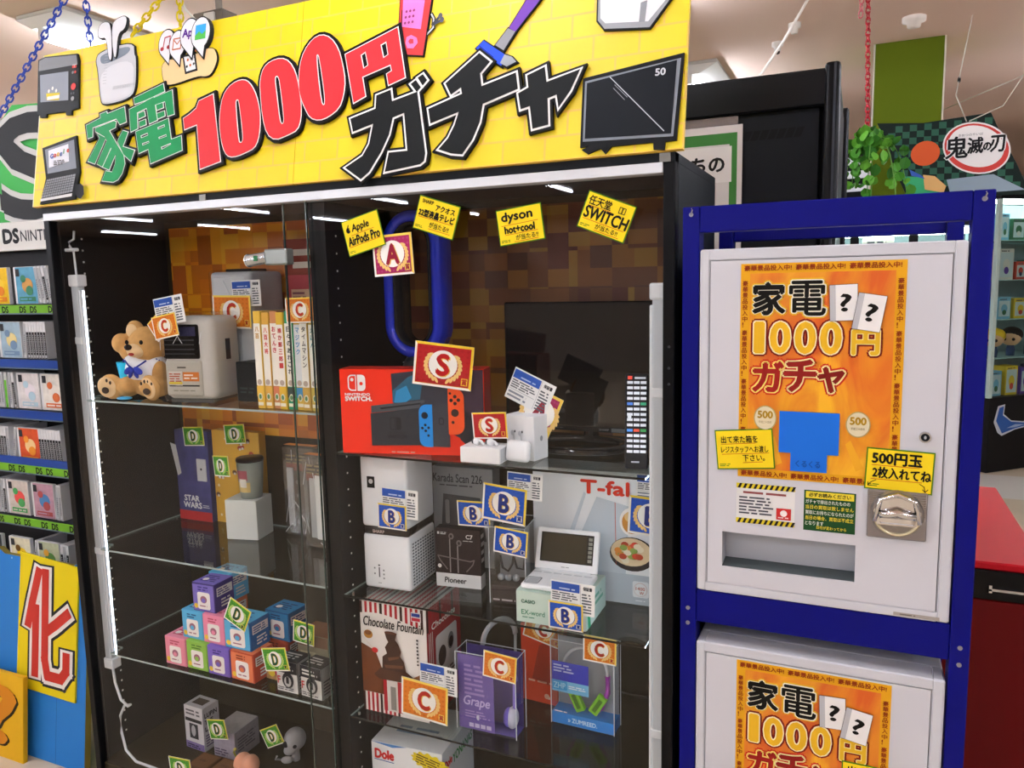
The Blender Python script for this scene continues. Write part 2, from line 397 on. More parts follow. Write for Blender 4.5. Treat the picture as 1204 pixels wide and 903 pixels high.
# ---------------------------------------------------------------- the yellow sign (millimetres on the board)
SIGN={"ie":[[[192,162],[182,197],[234,211],[231,221],[254,225],[257,219],[317,230],[327,191],[305,187],[291,203],[207,189],[209,165]],[[268,175],[302,134],[326,107],[332,85],[325,62],[312,47],[296,42],[255,48],[266,72],[289,67],[298,88],[298,108],[253,161],[218,178],[217,186],[283,198],[291,195],[290,181]],[[223,173],[258,157],[224,94],[198,103],[236,159]],[[263,150],[280,133],[252,84],[233,93]],[[283,130],[296,110],[278,74],[255,83]],[[317,170],[336,164],[321,129],[363,116],[353,90],[326,109],[301,144]]],"den":[[[353,233],[348,248],[446,272],[452,253],[388,238]],[[390,236],[417,243],[434,184],[408,178]],[[335,221],[390,235],[477,253],[489,193],[468,190],[456,228],[394,218],[363,210],[369,170],[346,164]],[[368,207],[388,211],[392,199],[371,194]],[[373,186],[394,190],[397,177],[376,173]],[[427,222],[449,225],[452,213],[431,209]],[[432,200],[456,204],[459,192],[436,187]]],"denb":[[[364,162],[471,184],[485,131],[517,137],[523,102],[422,78],[411,115],[379,107]],[[381,151],[405,156],[407,149],[384,144]],[[388,131],[411,135],[413,130],[390,125]],[[437,166],[460,171],[462,165],[439,160]],[[442,141],[468,146],[470,140],[445,136]],[[453,116],[485,123],[486,119],[456,109]]],"one":[[[520,179],[539,187],[559,199],[566,216],[609,227],[645,65],[584,52],[565,160],[526,152]]],"z1":[[[635,153],[635,187],[640,218],[655,238],[678,249],[701,250],[718,241],[735,219],[747,193],[755,165],[757,131],[754,104],[744,87],[723,80],[696,73],[672,73],[657,85],[645,111]],[[680,198],[681,205],[686,206],[690,203],[701,158],[710,114],[708,104],[703,102],[697,106],[688,151]]],"z2":[[[751,222],[750,246],[757,270],[775,282],[805,286],[830,275],[849,248],[861,213],[870,174],[872,140],[865,117],[839,108],[804,100],[779,116],[763,157]],[[791,241],[795,247],[801,245],[807,232],[825,150],[825,136],[820,133],[813,142],[799,206]]],"z3":[[[861,213],[860,261],[870,293],[891,316],[914,323],[940,312],[962,285],[975,250],[985,212],[983,179],[974,153],[947,137],[922,132],[898,140],[882,163],[869,188]],[[904,277],[908,281],[913,273],[932,195],[936,166],[931,163],[925,172],[912,230]]],"yen":[[[982,269],[1111,308],[1136,199],[1097,188],[1091,212],[1103,217],[1099,231],[1029,214],[1040,171],[1011,160]],[[1022,262],[1034,268],[1043,237],[1031,231]],[[1071,277],[1085,282],[1092,253],[1080,247]]],"ga":[[[1005,126],[1068,141],[1068,169],[1103,177],[1108,152],[1168,165],[1195,35],[1193,19],[1184,13],[1100,4],[1107,44],[1152,44],[1139,124],[1112,117],[1105,82],[1088,47],[1061,7],[1041,-7],[999,21],[1042,43],[1057,67],[1064,109],[1014,97]],[[1151,183],[1163,190],[1176,173],[1167,164]],[[1167,194],[1179,200],[1190,186],[1180,176]]],"chi":[[[1233,174],[1306,226],[1331,205],[1310,184],[1315,158],[1388,176],[1394,143],[1320,122],[1315,86],[1301,53],[1280,25],[1255,29],[1225,40],[1246,61],[1259,86],[1267,112],[1203,95],[1196,126],[1272,148],[1269,161],[1247,149]]],"ya":[[[1412,167],[1448,179],[1453,149],[1520,165],[1502,126],[1480,96],[1475,122],[1457,117],[1461,66],[1429,61],[1421,106],[1402,102],[1395,134],[1416,143]]],"oven":[[[-31,398],[-5,403],[120,394],[128,377],[139,251],[113,248],[114,236],[96,238],[93,247],[16,249],[15,240],[-7,242],[-7,248],[-19,250]],[[-27,396],[-3,401],[119,392],[126,366],[-26,368]],[[-19,356],[93,352],[101,274],[-9,281]],[[110,316],[124,315],[126,299],[112,301]],[[107,368],[123,367],[124,358],[108,359]],[[13,302],[67,298],[66,278],[17,283]]],"laptop":[[[12,154],[138,175],[161,79],[150,12],[19,6],[35,73]],[[22,150],[133,167],[150,90],[40,84]],[[37,146],[113,157],[121,110],[44,99]],[[23,20],[40,68],[150,75],[142,29]],[[21,18],[143,25],[142,17],[22,11]],[[158,21],[160,45],[171,49],[184,40],[188,19],[177,8],[164,11]]],"buds":[[[205,342],[194,367],[205,388],[327,398],[333,361],[339,358],[346,281],[332,253],[236,245],[222,260]],[[208,369],[219,380],[317,390],[317,368],[222,349]],[[210,340],[333,356],[340,283],[328,257],[238,249],[226,261]]],"bud":[[[199,429],[202,456],[225,463],[246,452],[259,358],[246,360],[233,421],[210,420]],[[250,443],[262,462],[304,467],[301,431],[274,425],[275,362],[265,364]]],"arm":[[[427,335],[500,329],[534,333],[593,347],[609,322],[609,305],[595,279],[576,275],[554,281],[463,267],[439,279]],[[497,338],[540,338],[551,293],[511,289]],[[504,332],[536,332],[545,298],[515,295]]],"bub":[[443,375],[481,366],[521,384],[558,381]],"player":[[[1111,372],[1186,359],[1173,242],[1136,249],[1111,313]],[[1118,369],[1171,358],[1165,298],[1119,310]],[[1143,289],[1157,281],[1160,270],[1150,259],[1135,262],[1130,274],[1132,286]],[[1141,281],[1149,279],[1150,270],[1141,270],[1137,276]]],"vac":[[[1402,322],[1431,317],[1380,260],[1366,269]],[[1364,269],[1380,260],[1357,226],[1338,239]],[[1296,239],[1312,252],[1360,217],[1354,195],[1323,216]],[[1360,217],[1376,210],[1386,199],[1366,192],[1351,201]]],"cook":[[[1547,297],[1683,274],[1647,227],[1562,237],[1548,255]],[[1551,297],[1677,275],[1644,238],[1563,247],[1553,258]],[[1629,275],[1641,277],[1638,238],[1627,239]]],"tele":[[[1526,147],[1710,169],[1703,17],[1683,16],[1682,2],[1666,4],[1665,17],[1585,17],[1574,5],[1565,15],[1541,7],[1532,13],[1546,20],[1527,20]],[[1529,142],[1707,162],[1699,22],[1530,28]],[[1533,138],[1700,159],[1695,27],[1534,33]],[[1577,144],[1581,142],[1682,33],[1679,32]]],"fifty":[[1662,137],[1686,140]],"top":[[-30,404],[736,426],[3,-2],[1711,5],[1718,260]]}

SB = thing('shop_sign', 'big yellow brick-print sign board standing on top of the display cabinet', 'sign', (0, -0.012, 1.8525), rot=(PI / 2 - math.atan2(0.072, 0.4), 0, 0))
b = MB(); b.box(-0.02, 0, -0.012, 1.716, 0.412, 0.0, brick_mat('yellow brick print', '#e6d000', '#dfc600', '#e6bc44', 0.088, 0.046, 0.0022))
b.box(0.852, -0.001, -0.0125, 0.8532, 0.4125, 0.0003, '#c9a010')
b.quad([(-0.02, 0, .0001), (-0.017, 0, .0001), (-0.017, .412, .0001), (-0.02, .412, .0001)], '#f7f3d8'); b.build('board', SB)
def mm(l): return [(x / 1000, y / 1000) for x, y in l]
def soft(l, n=2):
    for _ in range(n): l = [q for a, c in zip(l, l[1:] + l[:1]) for q in ((a[0] * .75 + c[0] * .25, a[1] * .75 + c[1] * .25), (a[0] * .25 + c[0] * .75, a[1] * .25 + c[1] * .75))]
    return l
for k in ('z1', 'z2', 'z3'): SIGN[k] = [soft(l, 1) for l in SIGN[k]]
for k in ('buds', 'bud', 'arm'): SIGN[k] = [soft(l, 2 if k != 'arm' or i == 0 else 0) for i, l in enumerate(SIGN[k])]
def area(l): return sum(a[0] * c[1] - c[0] * a[1] for a, c in zip(l, l[1:] + l[:1])) / 2
def grow(l, d):
    if area(l) < 0: l = l[::-1]
    n = len(l); out = []
    for i in range(n):
        p, q, r = Vector(l[i - 1]), Vector(l[i]), Vector(l[(i + 1) % n])
        e1 = (q - p); e2 = (r - q)
        if e1.length < 1e-6 or e2.length < 1e-6: continue
        e1.normalize(); e2.normalize()
        n1 = Vector((e1.y, -e1.x)); n2 = Vector((e2.y, -e2.x)); m = n1 + n2
        if m.length < 0.3: m = n1 + n2 * 0.5
        m.normalize(); c = max(0.55, m.dot(n1))
        out.append(tuple(q + m * (d / c)))
    return out
def letter(keys, fill, white=0.0022, blk=0.0085, z0=0.004, edge='#0c0d0e'):
    b = MB(); i = 0
    for shape in keys:
        outer, holes = mm(shape[0]), [mm(h) for h in shape[1:]]
        b.poly([grow(outer, blk)], edge, TM(), 0.001, z0 + 0.005 + i * 0.00008)
        i += 1
    for j, shape in enumerate(keys):
        outer, holes = mm(shape[0]), [mm(h) for h in shape[1:]]
        b.poly([grow(outer, white)] + [grow(h, -white) for h in holes], '#f2f0ec', TM(), z0 + 0.0056 + i * 0.00008 + j * 0.00004)
        b.poly([outer] + holes, fill, TM(), z0 + 0.0064 + i * 0.00008 + j * 0.00004)
    return b.build('letter', SB)
GREEN, RED, INK = M('#0c8a4c', 0.5, noise=0.06), M('#cf3238', 0.5, noise=0.04), M('#17191a', 0.6, noise=0.2)
letter([[s] for s in SIGN['ie']], GREEN, 0.0018, 0.007)['label'] = 'green lettering cut-out with black edge, first sign of the row'
letter([[s] for s in SIGN['den']] + [SIGN['denb']], GREEN, 0.0018, 0.007)['label'] = 'green lettering cut-out with a boxy shape'
letter([SIGN['one']], RED); letter([SIGN['z1']], RED); letter([SIGN['z2']], RED); letter([SIGN['z3']], RED)
letter([SIGN['yen']], RED)
letter([[s] for s in SIGN['ga']], INK, 0.004, 0.009); letter([[s] for s in SIGN['chi']], INK, 0.004, 0.009); letter([[s] for s in SIGN['ya']], INK, 0.004, 0.009)
def cutout(name, layers, lab, extra=None, blk=0.002, th=0.005):
    b = MB()
    b.poly([grow(mm(layers[0][0]), blk)], '#17191b', TM(), 0.0, th)
    for i, (l, c) in enumerate(layers): b.poly([mm(l)], c, TM(), th + 0.0005 * (i + 1))
    if extra: extra(b, th + 0.0005 * (len(layers) + 1))
    o = b.build(name, SB); o['label'] = lab; return o
S = SIGN; X0 = TM()
def ov(b, w):
    l = mm(S['oven'][0]); x1 = max(p[0] for p in l)
    for y, c in ((0.262, '#8a8a8a'), (0.252, '#c33'), ):
        pass
    cx, cy = mm([S['oven'][3][0]])[0]
    for dx, dy, r, c in ((0.008, -0.008, 0.009, '#e03a35'), (0.002, 0.03, 0.004, '#8a8a8a'), (0.011, 0.03, 0.004, '#c9443c'), (0.002, 0.045, 0.004, '#d04038'), (0.011, 0.045, 0.004, '#d04038'), (0.008, -0.04, 0.006, '#9a9a9a'), (0.002, -0.026, 0.003, '#55585a'), (0.011, -0.026, 0.003, '#55585a')): b.ell(X0, cx + dx, cy + dy, r, r, c.replace('#c33', '#cc3333'), w, 14)
    g = mm(S['oven'][5]); b.poly([g], '#d9c331', X0, w); 
    x, y = g[3]
    b.rect(X0, x + .002, y, x + .05, y + .009, '#f4f2ea', w + .0004)
    for dx, dy in ((0.006, 0.024), (0.02, 0.03), (0.035, 0.022)): b.ell(X0, x + dx, y + dy, 0.004, 0.005, '#f0ede4', w, 10)
cutout('oven_cutout', [(S['oven'][0], '#111314'), (S['oven'][1], '#85888b'), (S['oven'][2], '#9299a3'), (S['oven'][4], '#b9bcbc')], 'black microwave oven picture', ov)
def lp(b, w):
    q = mm(S['laptop'][2]); x, y = q[3]
    for i, c in enumerate(('#2c53b0', '#c8352c', '#e2b416', '#3c63b0', '#2c8a46', '#c8352c')):
        b.text(X0, 'Google'[i], x + 0.006 + i * 0.0125, y + 0.024 + i * 0.0022 - (0.003 if i == 3 else 0), 0.012 if i in (0, 4) else 0.009, c, w, None, 0.0008)
    b.micro(X0, x + .02, y + .004, x + .07, y + .018, 3, '#444444', w)
    k = mm(S['laptop'][3])
    for i in range(1, 7):
        t = i / 7
        pa = (k[0][0] + (k[1][0] - k[0][0]) * t, k[0][1] + (k[1][1] - k[0][1]) * t); pb = (k[3][0] + (k[2][0] - k[3][0]) * t, k[3][1] + (k[2][1] - k[3][1]) * t)
        b.line(X0, [pa, pb], 0.0012, '#26282b', w)
    for i in range(1, 13):
        t = i / 13
        b.line(X0, [(k[0][0] + (k[3][0] - k[0][0]) * t, k[0][1] + (k[3][1] - k[0][1]) * t), (k[1][0] + (k[2][0] - k[1][0]) * t, k[1][1] + (k[2][1] - k[1][1]) * t)], 0.0012, '#26282b', w)
cutout('laptop_cutout', [(S['laptop'][0], '#131517'), (S['laptop'][1], '#878d96'), (S['laptop'][2], '#e6eaf2'), (S['laptop'][3], '#9a9ea3'), (S['laptop'][4], '#e3e4e4'), (S['laptop'][5], '#111214')], 'grey laptop picture with a mouse', lp)
def bc(b, w):
    q = mm(S['buds'][2]); xs = [p[0] for p in q]; ys = [p[1] for p in q]
    b.micro(X0, min(xs) + .05, min(ys) + .03, min(xs) + .13, max(ys) - .06, 14, '#b3b6ba', w)
    for i in range(16): b.line(X0, [(min(xs) + .012, min(ys) + .05 + i * .008), (min(xs) + .024, min(ys) + .05 + i * .008)], .001, '#aeb2b8', w)
cutout('earbud_case_cutout', [(S['buds'][0], '#c9ccd0'), (S['buds'][1], '#7f8b98'), (S['buds'][2], '#d9dbdf')], 'pale grey earbud case picture', bc, 0.003)
b = MB()
for i, l in enumerate(S['bud']):
    b.poly([grow(mm(l), 0.002)], '#2a2c2e', TM(), 0.002, 0.0085 + i * 0.0012); b.poly([mm(l)], '#e4e6e9', TM(), 0.0092 + i * 0.0012)
b.build('earbud_cutout', SB)
def wa(b, w):
    q = mm(S['arm'][2]); x, y = min(p[0] for p in q), min(p[1] for p in q)
    for i in range(3):
        for j in range(3): b.ell(X0, x + .012 + j * .011 + i * .002, y + .012 + i * .016 + j * .002, .0035, .0035, ('#333333', '#c46a3a', '#555555')[(i + j) % 3], w, 8)
cutout('wrist_watch_cutout', [(S['arm'][0], '#edc792'), (S['arm'][1], '#1b1d1f'), (S['arm'][2], '#e2e4e6')], 'peach forearm picture wearing a black smart watch', wa)
b = MB()
for i, (x, y) in enumerate(mm(S['bub'])):
    r = 0.03 + 0.004 * (i > 1); w = 0.006 + i * 0.0016
    for rr, c, ww in ((r + .003, '#232527', w), (r, '#e3e4e8', w + .0006)):
        b.poly([[(x + rr * .85 * math.cos(a), y + rr * 1.1 * math.sin(a)) for a in [(-60 + k * 300 / 20) * PI / 180 for k in range(21)]] + [(x + .012, y - rr * 1.75)]], c, TM(), 0.0 if c == '#232527' else ww, ww)
    w += .0012
    if i == 0: b.line(X0, [(x - .01, y - .012), (x - .006, y + .014), (x + .012, y + .016), (x + .01, y - .01)], .003, '#a8323c', w); b.ell(X0, x - .013, y - .013, .006, .005, '#a8323c', w); b.ell(X0, x + .008, y - .011, .006, .005, '#a8323c', w)
    if i == 1: b.line(X0, [(x - .014, y - .012), (x - .012, y + .014), (x + .014, y + .014), (x + .012, y - .012), (x - .014, y - .012)], .003, '#c26a42', w); b.line(X0, [(x - .012, y + .012), (x, y), (x + .013, y + .012)], .0025, '#c26a42', w)
    if i == 2: b.text(X0, 'App', x - .022, y - .012, .026, '#5a2a86', w, .044, .001)
    if i == 3: b.rect(X0, x - .016, y - .016, x + .017, y + .02, '#3aa0dc', w); b.poly([[(x - .016, y - .016), (x - .016, y - .006), (x - .004, y + .004), (x + .006, y - .004), (x + .017, y + .004), (x + .017, y - .016)]], '#4fb04a', X0, w + .0004)
b.build('speech_bubble_cutout', SB)
def ph(b, w):
    q = mm(S['player'][1]); x0, y0 = q[3]
    for i in range(3):
        for j in range(3): b.ell(X0, x0 + .008 + j * .009 + i * .001, y0 + .006 + i * .012, .003, .003, '#8a3f6a', w, 8)
    b.line(X0, [(x0 - .001, y0 - .003), (x0 - .001, y0 + .035)], .002, '#3a1d22', w)
    x, y = mm([S['player'][0][1]])[0]
cutout('music_player_cutout', [(S['player'][0], '#c23a3c'), (S['player'][1], '#e57ac0'), (S['player'][2], '#ea78b4'), (S['player'][3], '#b83a46')], 'red music player picture with a pink screen', ph)
xp, yp = mm([S['player'][0][2]])[0]
b = MB()
for w0, c, ww in ((.0085, '#1d1f21', .003), (.0035, '#c9cbce', .0036)):
    b.line(X0, [(xp + .006, yp + .044), (xp + .02, yp + .056), (xp + .02, yp + .075), (xp + .014, yp + .085)], w0, c, ww)
for dx, dy in ((.036, .078), (.04, .069)): b.line(X0, [(xp + .018, yp + .062), (xp + dx, yp + dy)], .006, '#4a4c4f', .0042); b.ell(X0, xp + dx, yp + dy, .005, .006, '#5a5c60', .0046, 10)
b.build('earphone_cutout', SB)
def vc(b, w):
    (ax, ay), (bx, by), (cx, cy) = mm(S['vac'][2])[:3]
    b.line(X0, [((ax + bx) / 2, (ay + by) / 2 - .004), ((bx + cx) / 2, (by + cy) / 2 - .02)], .0012, '#101a60', w)
cutout('vacuum_cleaner_cutout', [(S['vac'][0], '#6c3fa0'), (S['vac'][1], '#8f9093'), (S['vac'][2], '#2a4fd8'), (S['vac'][3], '#9aa0a6')], 'purple and blue stick vacuum picture', vc)
b = MB()
for l in S['vac'][1:]: b.poly([grow(mm(l), .0025)], '#1b1d20', TM(), 0, .0048)
b.build('vacuum_cleaner_outline', SB)
def ck(b, w):
    q = mm(S['cook'][1]); xs = [p[0] for p in q]
    b.ell(X0, (xs[0] + xs[1]) / 2 - .006, q[0][1] + .006, .03, .012, '#9a9ca0', w, 24, PI, 2 * PI); b.ell(X0, (xs[0] + xs[1]) / 2 - .006, q[0][1] + .008, .024, .008, '#e8e9ec', w + .0004, 24, PI, 2 * PI)
cutout('rice_cooker_cutout', [(S['cook'][0], '#9c9fa3'), (S['cook'][1], '#e6e7ea'), (S['cook'][2], '#8d9196')], 'white rice cooker picture', ck, .003)
def tv_(b, w):
    (x, y), (x2, y2) = mm(S['fifty']); b.text(X0, '50', x, y - .002, .0125, '#c9ccd2', w, .018, .0006)
    for q in S['tele'][3:4]: b.line(X0, [mm([q[0]])[0], mm([q[2]])[0]], .0016, '#b9bcc0', w)
    a = mm(S['tele'][3]); b.line(X0, [(a[0][0] + .01, a[0][1] - .016), (a[0][0] + .035, a[0][1] - .042)], .001, '#8d9096', w); b.line(X0, [(a[0][0] + .008, a[0][1] - .022), (a[0][0] + .03, a[0][1] - .046)], .001, '#8d9096', w)
cutout('television_cutout', [(S['tele'][0], '#0e1013'), (S['tele'][1], '#7f858c'), (S['tele'][2], '#10141a')], 'black television picture marked 50', tv_)

# ---------------------------------------------------------------- prize cards, price sheets, hand-written notes
e = 0.0005
def laurel(b, X, cx, cy, rx, ry, col, w, s):
    for sd in (-1, 1):
        for i in range(9):
            a = -PI / 2 + sd * (0.35 + i * 0.24); x, y = cx + rx * math.cos(a), cy + ry * math.sin(a)
            R = RZ(a + PI / 2 + sd * 0.6); pts = [(R @ Vector((s * 1.0 * math.cos(t), s * 0.42 * math.sin(t), 0))) for t in [k * PI / 4 for k in range(8)]]
            b.add([(x + p.x, y + p.y, w) for p in pts], [tuple(range(8))], col, False, X)
CARD = {'S': ('#b01f22', '#b3181c', '#f3d23a'), 'A': ('#9c2656', '#8f1f35', '#f0cf5a'), 'B': ('#164fb4', '#1c2f7c', '#f0d040'), 'C': ('#d9791e', '#b02c1c', '#f6d860'), 'D': ('#3f8f1e', '#154a26', '#e6dc4a')}
def card_mesh(k, w, h):
    f, lc, bd = CARD[k]; b = MB(); X = FM(); s = h / 0.06
    b.box(-w / 2, -0.0004, -h / 2, w / 2, 0.0004, h / 2, '#f4f1e6')
    b.rect(X, -w / 2, -h / 2, w / 2, h / 2, bd, 0.0004 + e)
    b.poly([[(-w / 2, -h / 2), (w / 2, -h / 2), (w / 2 - .0035 * s, -h / 2 + .003 * s), (-w / 2 + .003 * s, -h / 2 + .003 * s), (-w / 2 + .003 * s, h / 2 - .0035 * s), (-w / 2, h / 2)]], '#f6f3ea', X, 0.0004 + 1.5 * e)
    b.rect(X, -w / 2 + .0035 * s, -h / 2 + .0035 * s, w / 2 - .0035 * s, h / 2 - .0035 * s, f, 0.0004 + 2 * e)
    for i in range(9):   # diamond print
        for j in range(7):
            x = -w / 2 + .0035 * s + (i + .5) * (w - .007 * s) / 9; y = -h / 2 + .0035 * s + (j + .5) * (h - .007 * s) / 7; q = .0026 * s
            b.add([(x - q, y, .0004 + 2.4 * e), (x, y - q * .8, .0004 + 2.4 * e), (x + q, y, .0004 + 2.4 * e), (x, y + q * .8, .0004 + 2.4 * e)], [(0, 1, 2, 3)], {'#b01f22': '#a3191d', '#9c2656': '#a93a68', '#164fb4': '#1248a8', '#d9791e': '#c96a14', '#3f8f1e': '#57a42c'}[f], False, X)
    laurel(b, X, 0, 0, .0245 * s, .0215 * s, '#efc87a' if k != 'D' else '#b9d870', .0004 + 3 * e, .0052 * s)
    b.ell(X, 0, .0015 * s, .0205 * s, .0195 * s, '#f7f5ee', .0004 + 3.5 * e, 28)
    gw = {'S': .0165, 'A': .021, 'B': .016, 'C': .019, 'D': .0165}[k] * s
    b.text(X, k, -gw / 2 + .0008 * s, -.0135 * s, .028 * s, '#e9c45a', .0004 + 4 * e, gw, .0022 * s)
    b.text(X, k, -gw / 2, -.0128 * s, .028 * s, lc, .0004 + 5 * e, gw, .0016 * s)
    b.rect(X, w / 2 - .0145 * s, -h / 2 + .006 * s, w / 2 - .0055 * s, -h / 2 + .016 * s, bd if k != 'B' else '#e9e6dc', .0004 + 3.2 * e)
    b.text(X, '賞', w / 2 - .0137 * s, -h / 2 + .0068 * s, .0084 * s, lc, .0004 + 4 * e, .0074 * s, .0003)
    return b
_cards = {}
def card(k, x, y, z, w, h, tilt, lab, yaw=0, lean=0):
    key = (k, round(w, 3), round(h, 3)); rot = (math.radians(lean), math.radians(-tilt), math.radians(yaw))
    name = 'prize_card'
    if key in _cards: o = _cards[key].copy(); COL.objects.link(o); o.location = (x, y, z); o.rotation_euler = rot
    else: o = card_mesh(k, w, h).build(name, None, (x, y, z), rot); _cards[key] = o
    return tag(o, lab, 'prize card', 'prize cards lettered ' + k)
NW, NH = 0.083, 0.0595
card('C', 0.372, 0.041, 1.532, .085, .06, 10, 'orange prize card C taped on the grey plastic-wrapped heater')
card('C', 0.352, 0.046, 1.538, .08, .058, 38, 'second orange card, corner showing behind the C card on the heater')
card('C', 0.443, 0.205, 1.562, .134, .09, -1, 'larger orange prize card C on the tall pale wrapped appliance')
card('C', 0.806, 0.045, 1.571, NW, NH, 1, 'orange prize card C over the row of yellow books')
card('D', 0.142, 0.322, 1.175, NW, NH, 4, 'green prize card D at the top of the violet flat package')
card('D', 0.294, 0.338, 1.188, .08, NH, 5, 'green prize card D at the top of the yellow patterned package')
card('D', 0.362, 0.208, 1.124, NW, NH, 6, 'green prize card D turned edgeways against the tumbler', yaw=-16)
card('D', 0.547, 0.044, 0.777, .075, .067, -25, 'green prize card D tilted on the top blue toy box of the stack')
card('D', 0.710, 0.105, 0.728, .068, .06, -5, 'green prize card D on the small carton behind the black and white boxes')
card('D', 0.668, 0.041, 0.677, .08, .062, 11, 'green prize card D in front of the tiny colourful box')
card('D', 0.333, 0.15, 0.346, .07, .061, 11, 'green prize card D between the two grey cartons on the cabinet deck')
card('D', 0.489, 0.203, 0.330, .072, .058, 28, 'green prize card D tilted beside the little grey skull')
card('D', 0.296, 0.042, 0.282, .082, .06, 5, 'green prize card D at the bottom edge before the brown boxes')
card('S', 1.168, 0.077, 1.4445, .137, .098, -7, 'big red prize card S taped on the red game console box', yaw=11)
card('S', 1.283, 0.07, 1.317, .083, .058, 4, 'small red prize card S standing behind the flat white earbud box')
card('A', 1.372, 0.139, 1.336, .08, .105, -24, 'magenta prize card A tilted behind the tall white earbud box')
card('A', 1.094, 0.006, 1.689, .099, .087, 3, 'magenta prize card A stuck high on the cabinet glass')
card('B', 1.016, 0.0785, 1.081, .079, .06, -1, 'blue prize card B on the white air purifier')
card('B', 1.195, 0.152, 1.086, .085, .061, 2, 'blue prize card B standing over the black earphone box')
card('B', 1.298, 0.103, 1.133, .107, .084, -5, 'big blue prize card B on top of the clear headphone package')
card('B', 1.314, 0.098, 1.049, .082, .06, -5, 'blue prize card B on the front of the clear headphone package')
card('B', 1.466, 0.036, 0.925, .077, .06, 0, 'blue prize card B on the pale green dictionary carton')
card('B', 1.606, 0.206, 1.106, .102, .087, -3, 'blue prize card B beside the frying pan picture of the big white carton')
card('C', 1.097, 0.06, 0.644, .126, .095, -3, 'large orange prize card C before the striped chocolate carton')
card('C', 1.289, 0.077, 0.758, NW, .063, -4, 'orange prize card C on the purple headphone box')
card('C', 1.493, 0.183, 0.787, .079, .063, -1, 'orange prize card C on the clear box with the bright blue base')
card('C', 1.326, 0.255, 0.776, .1, .068, -13, 'orange prize card C tilted on the orange-red box under the shelf edge')

def sheet_mesh():
    b = MB(); X = FM(); w, h = .1, .07
    b.box(-w / 2, -0.0003, -h / 2, w / 2, 0.0003, h / 2, '#f1f2f0')
    b.rect(X, -w / 2 + .002, h / 2 - .022, w / 2 - .034, h / 2 - .003, '#2b55ae', .0008)
    b.micro(X, -w / 2 + .02, h / 2 - .019, w / 2 - .04, h / 2 - .013, 1, '#b8c8ea', .0012)
    b.rect(X, w / 2 - .0325, -h / 2 + .003, w / 2 - .0318, h / 2 - .003, '#9aa0a6', .0008)
    b.text(X, '保証書', w / 2 - .026, h / 2 - .014, .008, '#30343a', .0008, .02, .0003)
    b.micro(X, -w / 2 + .004, h / 2 - .044, w / 2 - .036, h / 2 - .024, 4, '#4a5058', .0008)
    b.rect(X, -w / 2 + .003, h / 2 - .047, w / 2 - .036, h / 2 - .0462, '#8a929c', .0008)
    b.micro(X, -w / 2 + .004, -h / 2 + .004, w / 2 - .05, h / 2 - .049, 2, '#8a929c', .0008)
    b.micro(X, w / 2 - .029, -h / 2 + .004, w / 2 - .004, h / 2 - .02, 7, '#5a6068', .0008)
    return b
_sh = []
def sheet(x, y, z, tilt, lab, sc=1.0):
    if _sh: o = _sh[0].copy(); COL.objects.link(o)
    else: o = sheet_mesh().build('warranty_sheet'); _sh.append(o)
    o.location = (x, y, z); o.rotation_euler = (0, math.radians(-tilt), 0); o.scale = (sc, 1, sc)
    return tag(o, lab, 'warranty sheet', 'warranty sheets with a blue panel')
sheet(0.387, 0.0445, 1.573, 8, 'white warranty sheet with blue panel above the heater', 1.02)
sheet(0.491, 0.2125, 1.612, 1, 'white warranty sheet on the tall pale wrapped appliance')
sheet(1.352, 0.1365, 1.385, -24, 'white warranty sheet tilted over the tall white earbud box', 1.05)
sheet(1.036, 0.082, 1.115, -2, 'white warranty sheet on the white air purifier')
sheet(1.345, 0.112, 1.176, -2, 'white warranty sheet behind the big B card on the clear package', .85)
sheet(1.480, 0.0405, 0.965, -1, 'white warranty sheet on the pale green dictionary carton', .98)
sheet(1.612, 0.2095, 1.172, -1, 'white warranty sheet at the top corner of the big white carton', .8)
sheet(1.134, 0.0655, 0.703, -1, 'white warranty sheet before the striped chocolate carton')

def note(x, y, z, w, h, tilt, lab, draw):
    b = MB(); X = FM(); gb = '#4f7a1c'
    b.box(-w / 2, -0.0003, -h / 2, w / 2, 0.0003, h / 2, gb)
    b.rect(X, -w / 2 + .0022, -h / 2 + .0022, w / 2 - .0022, h / 2 - .0022, '#f0d323', .0007)
    b.micro(X, -w / 2 + .005, -h / 2 + .005, -w / 2 + .026, -h / 2 + .011, 2, '#4f7a1c', .0011)
    draw(b, X, w, h)
    o = b.build('handwritten_note', None, (x, y, z), (0, math.radians(-tilt), 0))
    return tag(o, lab, 'handwritten note')
K = '#17150f'; RL = '#c2401c'
def n1(b, X, w, h):
    a = MB(); x, y, w0 = -.04, .008, .0011
    b.ell(X, x + .005, y + .008, .0055, .0062, K, w0, 16); b.ell(X, x + .011, y + .009, .0025, .003, '#f0d323', w0 + .0003, 12)
    b.line(X, [(x + .005, y + .014), (x + .008, y + .019)], .0025, K, w0)
    b.text(X, 'Apple', -.026, .006, .02, K, w0, .045, .0006, .1); b.line(X, [(-.03, .0035), (.03, .0045)], .001, RL, w0)
    b.text(X, 'AirPods Pro', -.042, -.018, .019, K, w0, .083, .0008, .08); b.line(X, [(-.041, -.0205), (.041, -.0195)], .001, RL, w0)
note(1.025, -0.0005, 1.737, .098, .078, 14, 'yellow note reading Apple AirPods Pro stuck on the cabinet glass', n1)
def n2(b, X, w, h):
    w0 = .0011
    b.text(X, 'SHARP', -.040, .022, .0075, K, w0, .027, .0003); b.text(X, 'アクオス', -.006, .013, .012, K, w0, .046, .0005)
    b.text(X, '22型液晶テレビ', -.043, -.005, .0145, K, w0, .086, .0007); b.line(X, [(-.042, -.0075), (.042, -.0065)], .001, RL, w0)
    b.text(X, 'が当たる!!', -.012, -.024, .012, K, w0, .047, .0002); b.line(X, [(-.012, -.027), (.04, -.0265)], .001, RL, w0)
